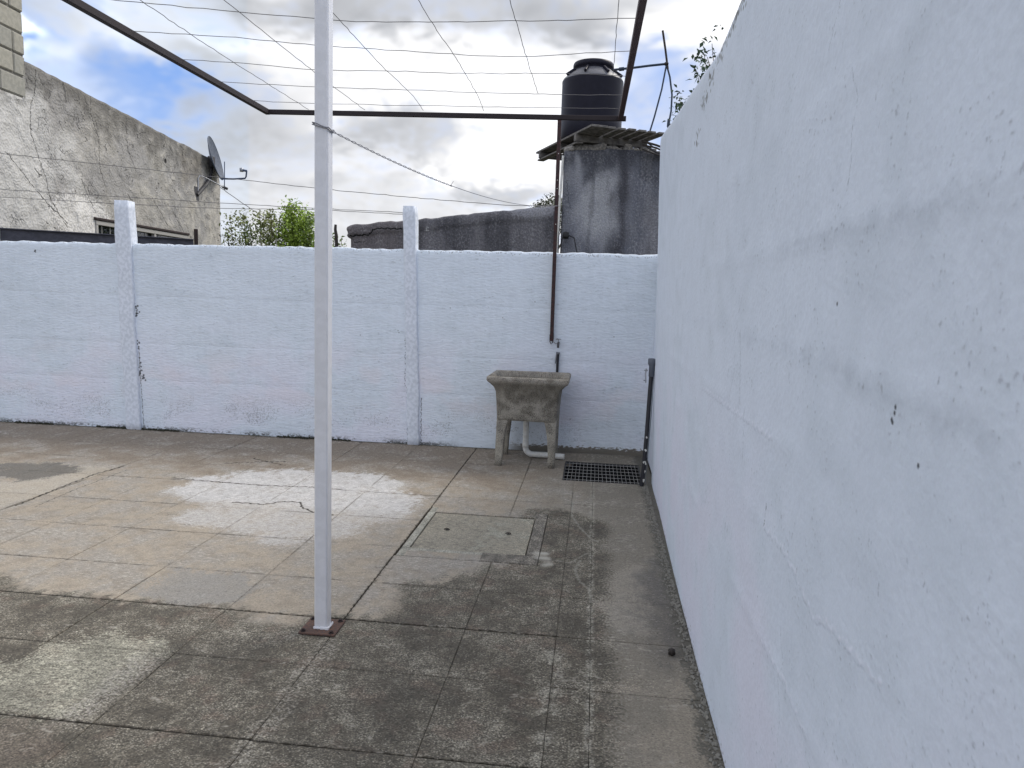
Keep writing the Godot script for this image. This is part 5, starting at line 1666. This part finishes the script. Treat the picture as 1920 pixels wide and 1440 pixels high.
	for i in 1500:
		var x := rng.randf_range(-7.0, -0.95)
		if lump.get_noise_2d(x * 9.0, 300.0) < -0.12: continue
		add_box(moss, Vector3(x, rng.randf_range(-0.002, 0.010), -7.333 + absf(rng.randfn(0, 0.010))), Vector3(rng.randf_range(0.006, 0.024), rng.randf_range(0.004, 0.018), rng.randf_range(0.006, 0.018)), Basis.from_euler(Vector3(rng.randf(), rng.randf() * 3.0, rng.randf())))
	var mo := obj("moss", moss, M.moss)
	mo.set_meta("kind", "stuff")
	tag(mo, "dark moss and grit along the foot of the back wall", "moss")
	var gr := S()
	for i in 1100:
		var z := -rng.randf_range(0.9, 6.2)
		var x := 0.512 - absf(rng.randfn(0, 0.022))
		add_box(gr, Vector3(x, rng.randf_range(-0.001, 0.004), z), Vector3(rng.randf_range(0.004, 0.014), rng.randf_range(0.003, 0.010), rng.randf_range(0.004, 0.016)), Basis.from_euler(Vector3(rng.randf(), rng.randf() * 3.0, rng.randf())))
	var go := obj("grit", gr, M.grit)
	go.set_meta("kind", "stuff")
	tag(go, "crumbs of mortar and paint along the foot of the right wall", "grit")

# ------------------------------------------------------------------
func _ready() -> void:
	rng.seed = 20240611
	lump.seed = 7
	lump.frequency = 0.1
	lump.fractal_octaves = 2
	NA = noise_bytes(11, 0.013, 5, FastNoiseLite.TYPE_SIMPLEX_SMOOTH)
	NB = noise_bytes(23, 0.055, 4, FastNoiseLite.TYPE_SIMPLEX)

	var cam := Camera3D.new()
	cam.name = "camera"
	cam.position = Vector3(0, 1.6, 0)
	cam.rotation_degrees = Vector3(-7.1, 6.24, 1.82)
	cam.fov = 55.45
	cam.near = 0.05
	cam.far = 900.0
	cam.current = true
	add_child(cam)
	var env := Environment.new()
	env.background_mode = Environment.BG_SKY
	var sky := Sky.new()
	var pano := PanoramaSkyMaterial.new()
	pano.panorama = sky_texture()
	sky.sky_material = pano
	env.sky = sky
	env.tonemap_mode = Environment.TONE_MAPPER_LINEAR
	env.tonemap_exposure = 1.5
	env.background_energy_multiplier = 1.0
	env.sdfgi_enabled = true
	env.ssao_enabled = true
	env.ssil_enabled = true
	var we := WorldEnvironment.new()
	we.name = "environment"
	we.environment = env
	add_child(we)
	var sun := DirectionalLight3D.new()
	sun.name = "sun"
	sun.light_energy = 0.5
	sun.light_angular_distance = 22.0
	sun.light_color = Color(1.0, 0.97, 0.92)
	sun.shadow_enabled = true
	sun.rotation_degrees = Vector3(-48.0, 128.0, 0.0)
	add_child(sun)

	M.earth = grainy(Color(0.36, 0.34, 0.28), Color(0.28, 0.30, 0.21), 2.0, 1.0, 1.0, 1)
	M.joint = mat(Color(0.20, 0.185, 0.16), 1.0)
	M.pit = mat(Color(0.06, 0.058, 0.06), 1.0)
	M.mortar = grainy(Color(0.50, 0.49, 0.46), Color(0.42, 0.41, 0.39), 0.6, 0.95, 0.4, 2)
	M.block = grainy(Color(0.63, 0.62, 0.58), Color(0.57, 0.565, 0.53), 0.5, 0.95, 0.35, 3)
	M.block_pale = grainy(Color(0.66, 0.645, 0.595), Color(0.60, 0.59, 0.545), 0.5, 0.95, 0.35, 4)
	M.rubble = grainy(Color(0.60, 0.585, 0.56), Color(0.42, 0.41, 0.40), 0.25, 1.0, 0.4, 5)
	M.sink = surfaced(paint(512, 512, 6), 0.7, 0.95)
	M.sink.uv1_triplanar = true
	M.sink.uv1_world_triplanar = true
	M.rust_plate = grainy(Color(0.38, 0.27, 0.22), Color(0.29, 0.235, 0.215), 0.12, 0.8, 0.08, 10)
	M.rust_dark = grainy(Color(0.22, 0.165, 0.15), Color(0.15, 0.12, 0.12), 0.2, 0.85, 0.1, 11)
	M.beam = mat(Color(0.125, 0.085, 0.10), 0.7)
	M.beam_red = mat(Color(0.20, 0.095, 0.10), 0.6)
	M.pole_red = grainy(Color(0.245, 0.135, 0.13), Color(0.16, 0.105, 0.11), 0.3, 0.7, 0.08, 14)
	M.beam_grey = grainy(Color(0.30, 0.30, 0.34), Color(0.23, 0.235, 0.27), 0.5, 0.7, 0.0, 15)
	M.post = grainy(Color(0.845, 0.845, 0.855), Color(0.82, 0.82, 0.83), 0.5, 0.34, 0.02, 16)
	M.post_chip = mat(Color(0.86, 0.86, 0.87), 0.7)
	M.post_paint = grainy(Color(0.88, 0.90, 0.935), Color(0.80, 0.825, 0.86), 0.35, 0.9, 0.15, 17)
	M.plank = grainy(Color(0.47, 0.455, 0.44), Color(0.33, 0.32, 0.31), 0.6, 0.9, 0.2, 18)
	M.tank = grainy(Color(0.13, 0.13, 0.18), Color(0.115, 0.115, 0.16), 0.8, 0.45, 0.0, 19)
	M.tank.metallic_specular = 0.3
	M.tank_light = grainy(Color(0.40, 0.40, 0.42), Color(0.35, 0.35, 0.37), 0.8, 0.45, 0.0, 20)
	M.dish = grainy(Color(0.33, 0.36, 0.41), Color(0.27, 0.30, 0.35), 0.5, 0.55, 0.02, 21)
	M.steel_dark = mat(Color(0.24, 0.235, 0.245), 0.6)
	M.steel_grey = mat(Color(0.45, 0.46, 0.48), 0.5)
	M.steel_blue = mat(Color(0.25, 0.30, 0.40), 0.6)
	M.steel = mat(Color(0.62, 0.63, 0.65), 0.35, 0.6)
	M.galv = grainy(Color(0.80, 0.80, 0.79), Color(0.66, 0.65, 0.64), 0.2, 0.55, 0.0, 22)
	M.galv_dark = mat(Color(0.25, 0.25, 0.25), 0.7)
	M.pvc = grainy(Color(0.86, 0.86, 0.84), Color(0.80, 0.79, 0.76), 0.3, 0.4, 0.02, 23)
	M.pipe_blue = mat(Color(0.13, 0.20, 0.28), 0.5)
	M.pipe_grey = mat(Color(0.36, 0.38, 0.42), 0.6)
	M.black_pipe = mat(Color(0.11, 0.11, 0.135), 0.45)
	M.black = mat(Color(0.07, 0.07, 0.08), 0.5)
	M.stick = grainy(Color(0.25, 0.22, 0.20), Color(0.17, 0.155, 0.15), 0.2, 0.9, 0.1, 24)
	M.bark = mat(Color(0.33, 0.28, 0.22), 0.95)
	M.wire = mat(Color(0.40, 0.39, 0.39), 0.6)
	M.wire_grey = mat(Color(0.50, 0.50, 0.52), 0.5)
	M.nut = mat(Color(0.17, 0.145, 0.13), 0.7)
	M.moss = mat(Color(0.19, 0.19, 0.145), 1.0)
	M.grit = mat(Color(0.50, 0.49, 0.46), 1.0)
	M.window_paint = mat(Color(0.63, 0.62, 0.60), 0.7)
	M.glass = mat(Color(0.10, 0.12, 0.14, 0.55), 0.05)
	M.glass.transparency = BaseMaterial3D.TRANSPARENCY_ALPHA
	M.leaf = mat(Color.WHITE, 0.7)
	M.leaf.vertex_color_use_as_albedo = true
	M.leaf.backlight_enabled = true
	M.leaf.backlight = Color(0.5, 0.5, 0.5)
	M.floor = floor_material()
	M.right_wall = right_wall_material()
	M.back_wall = back_wall_material()
	M.neighbour = neighbour_material()
	M.dark_wall = dark_wall_material()

	build_ground()
	build_right_wall()
	build_back_wall()
	build_neighbour()
	build_tower()
	build_pergola()
	build_wires()
	build_sink()
	build_drain()
	build_plants()
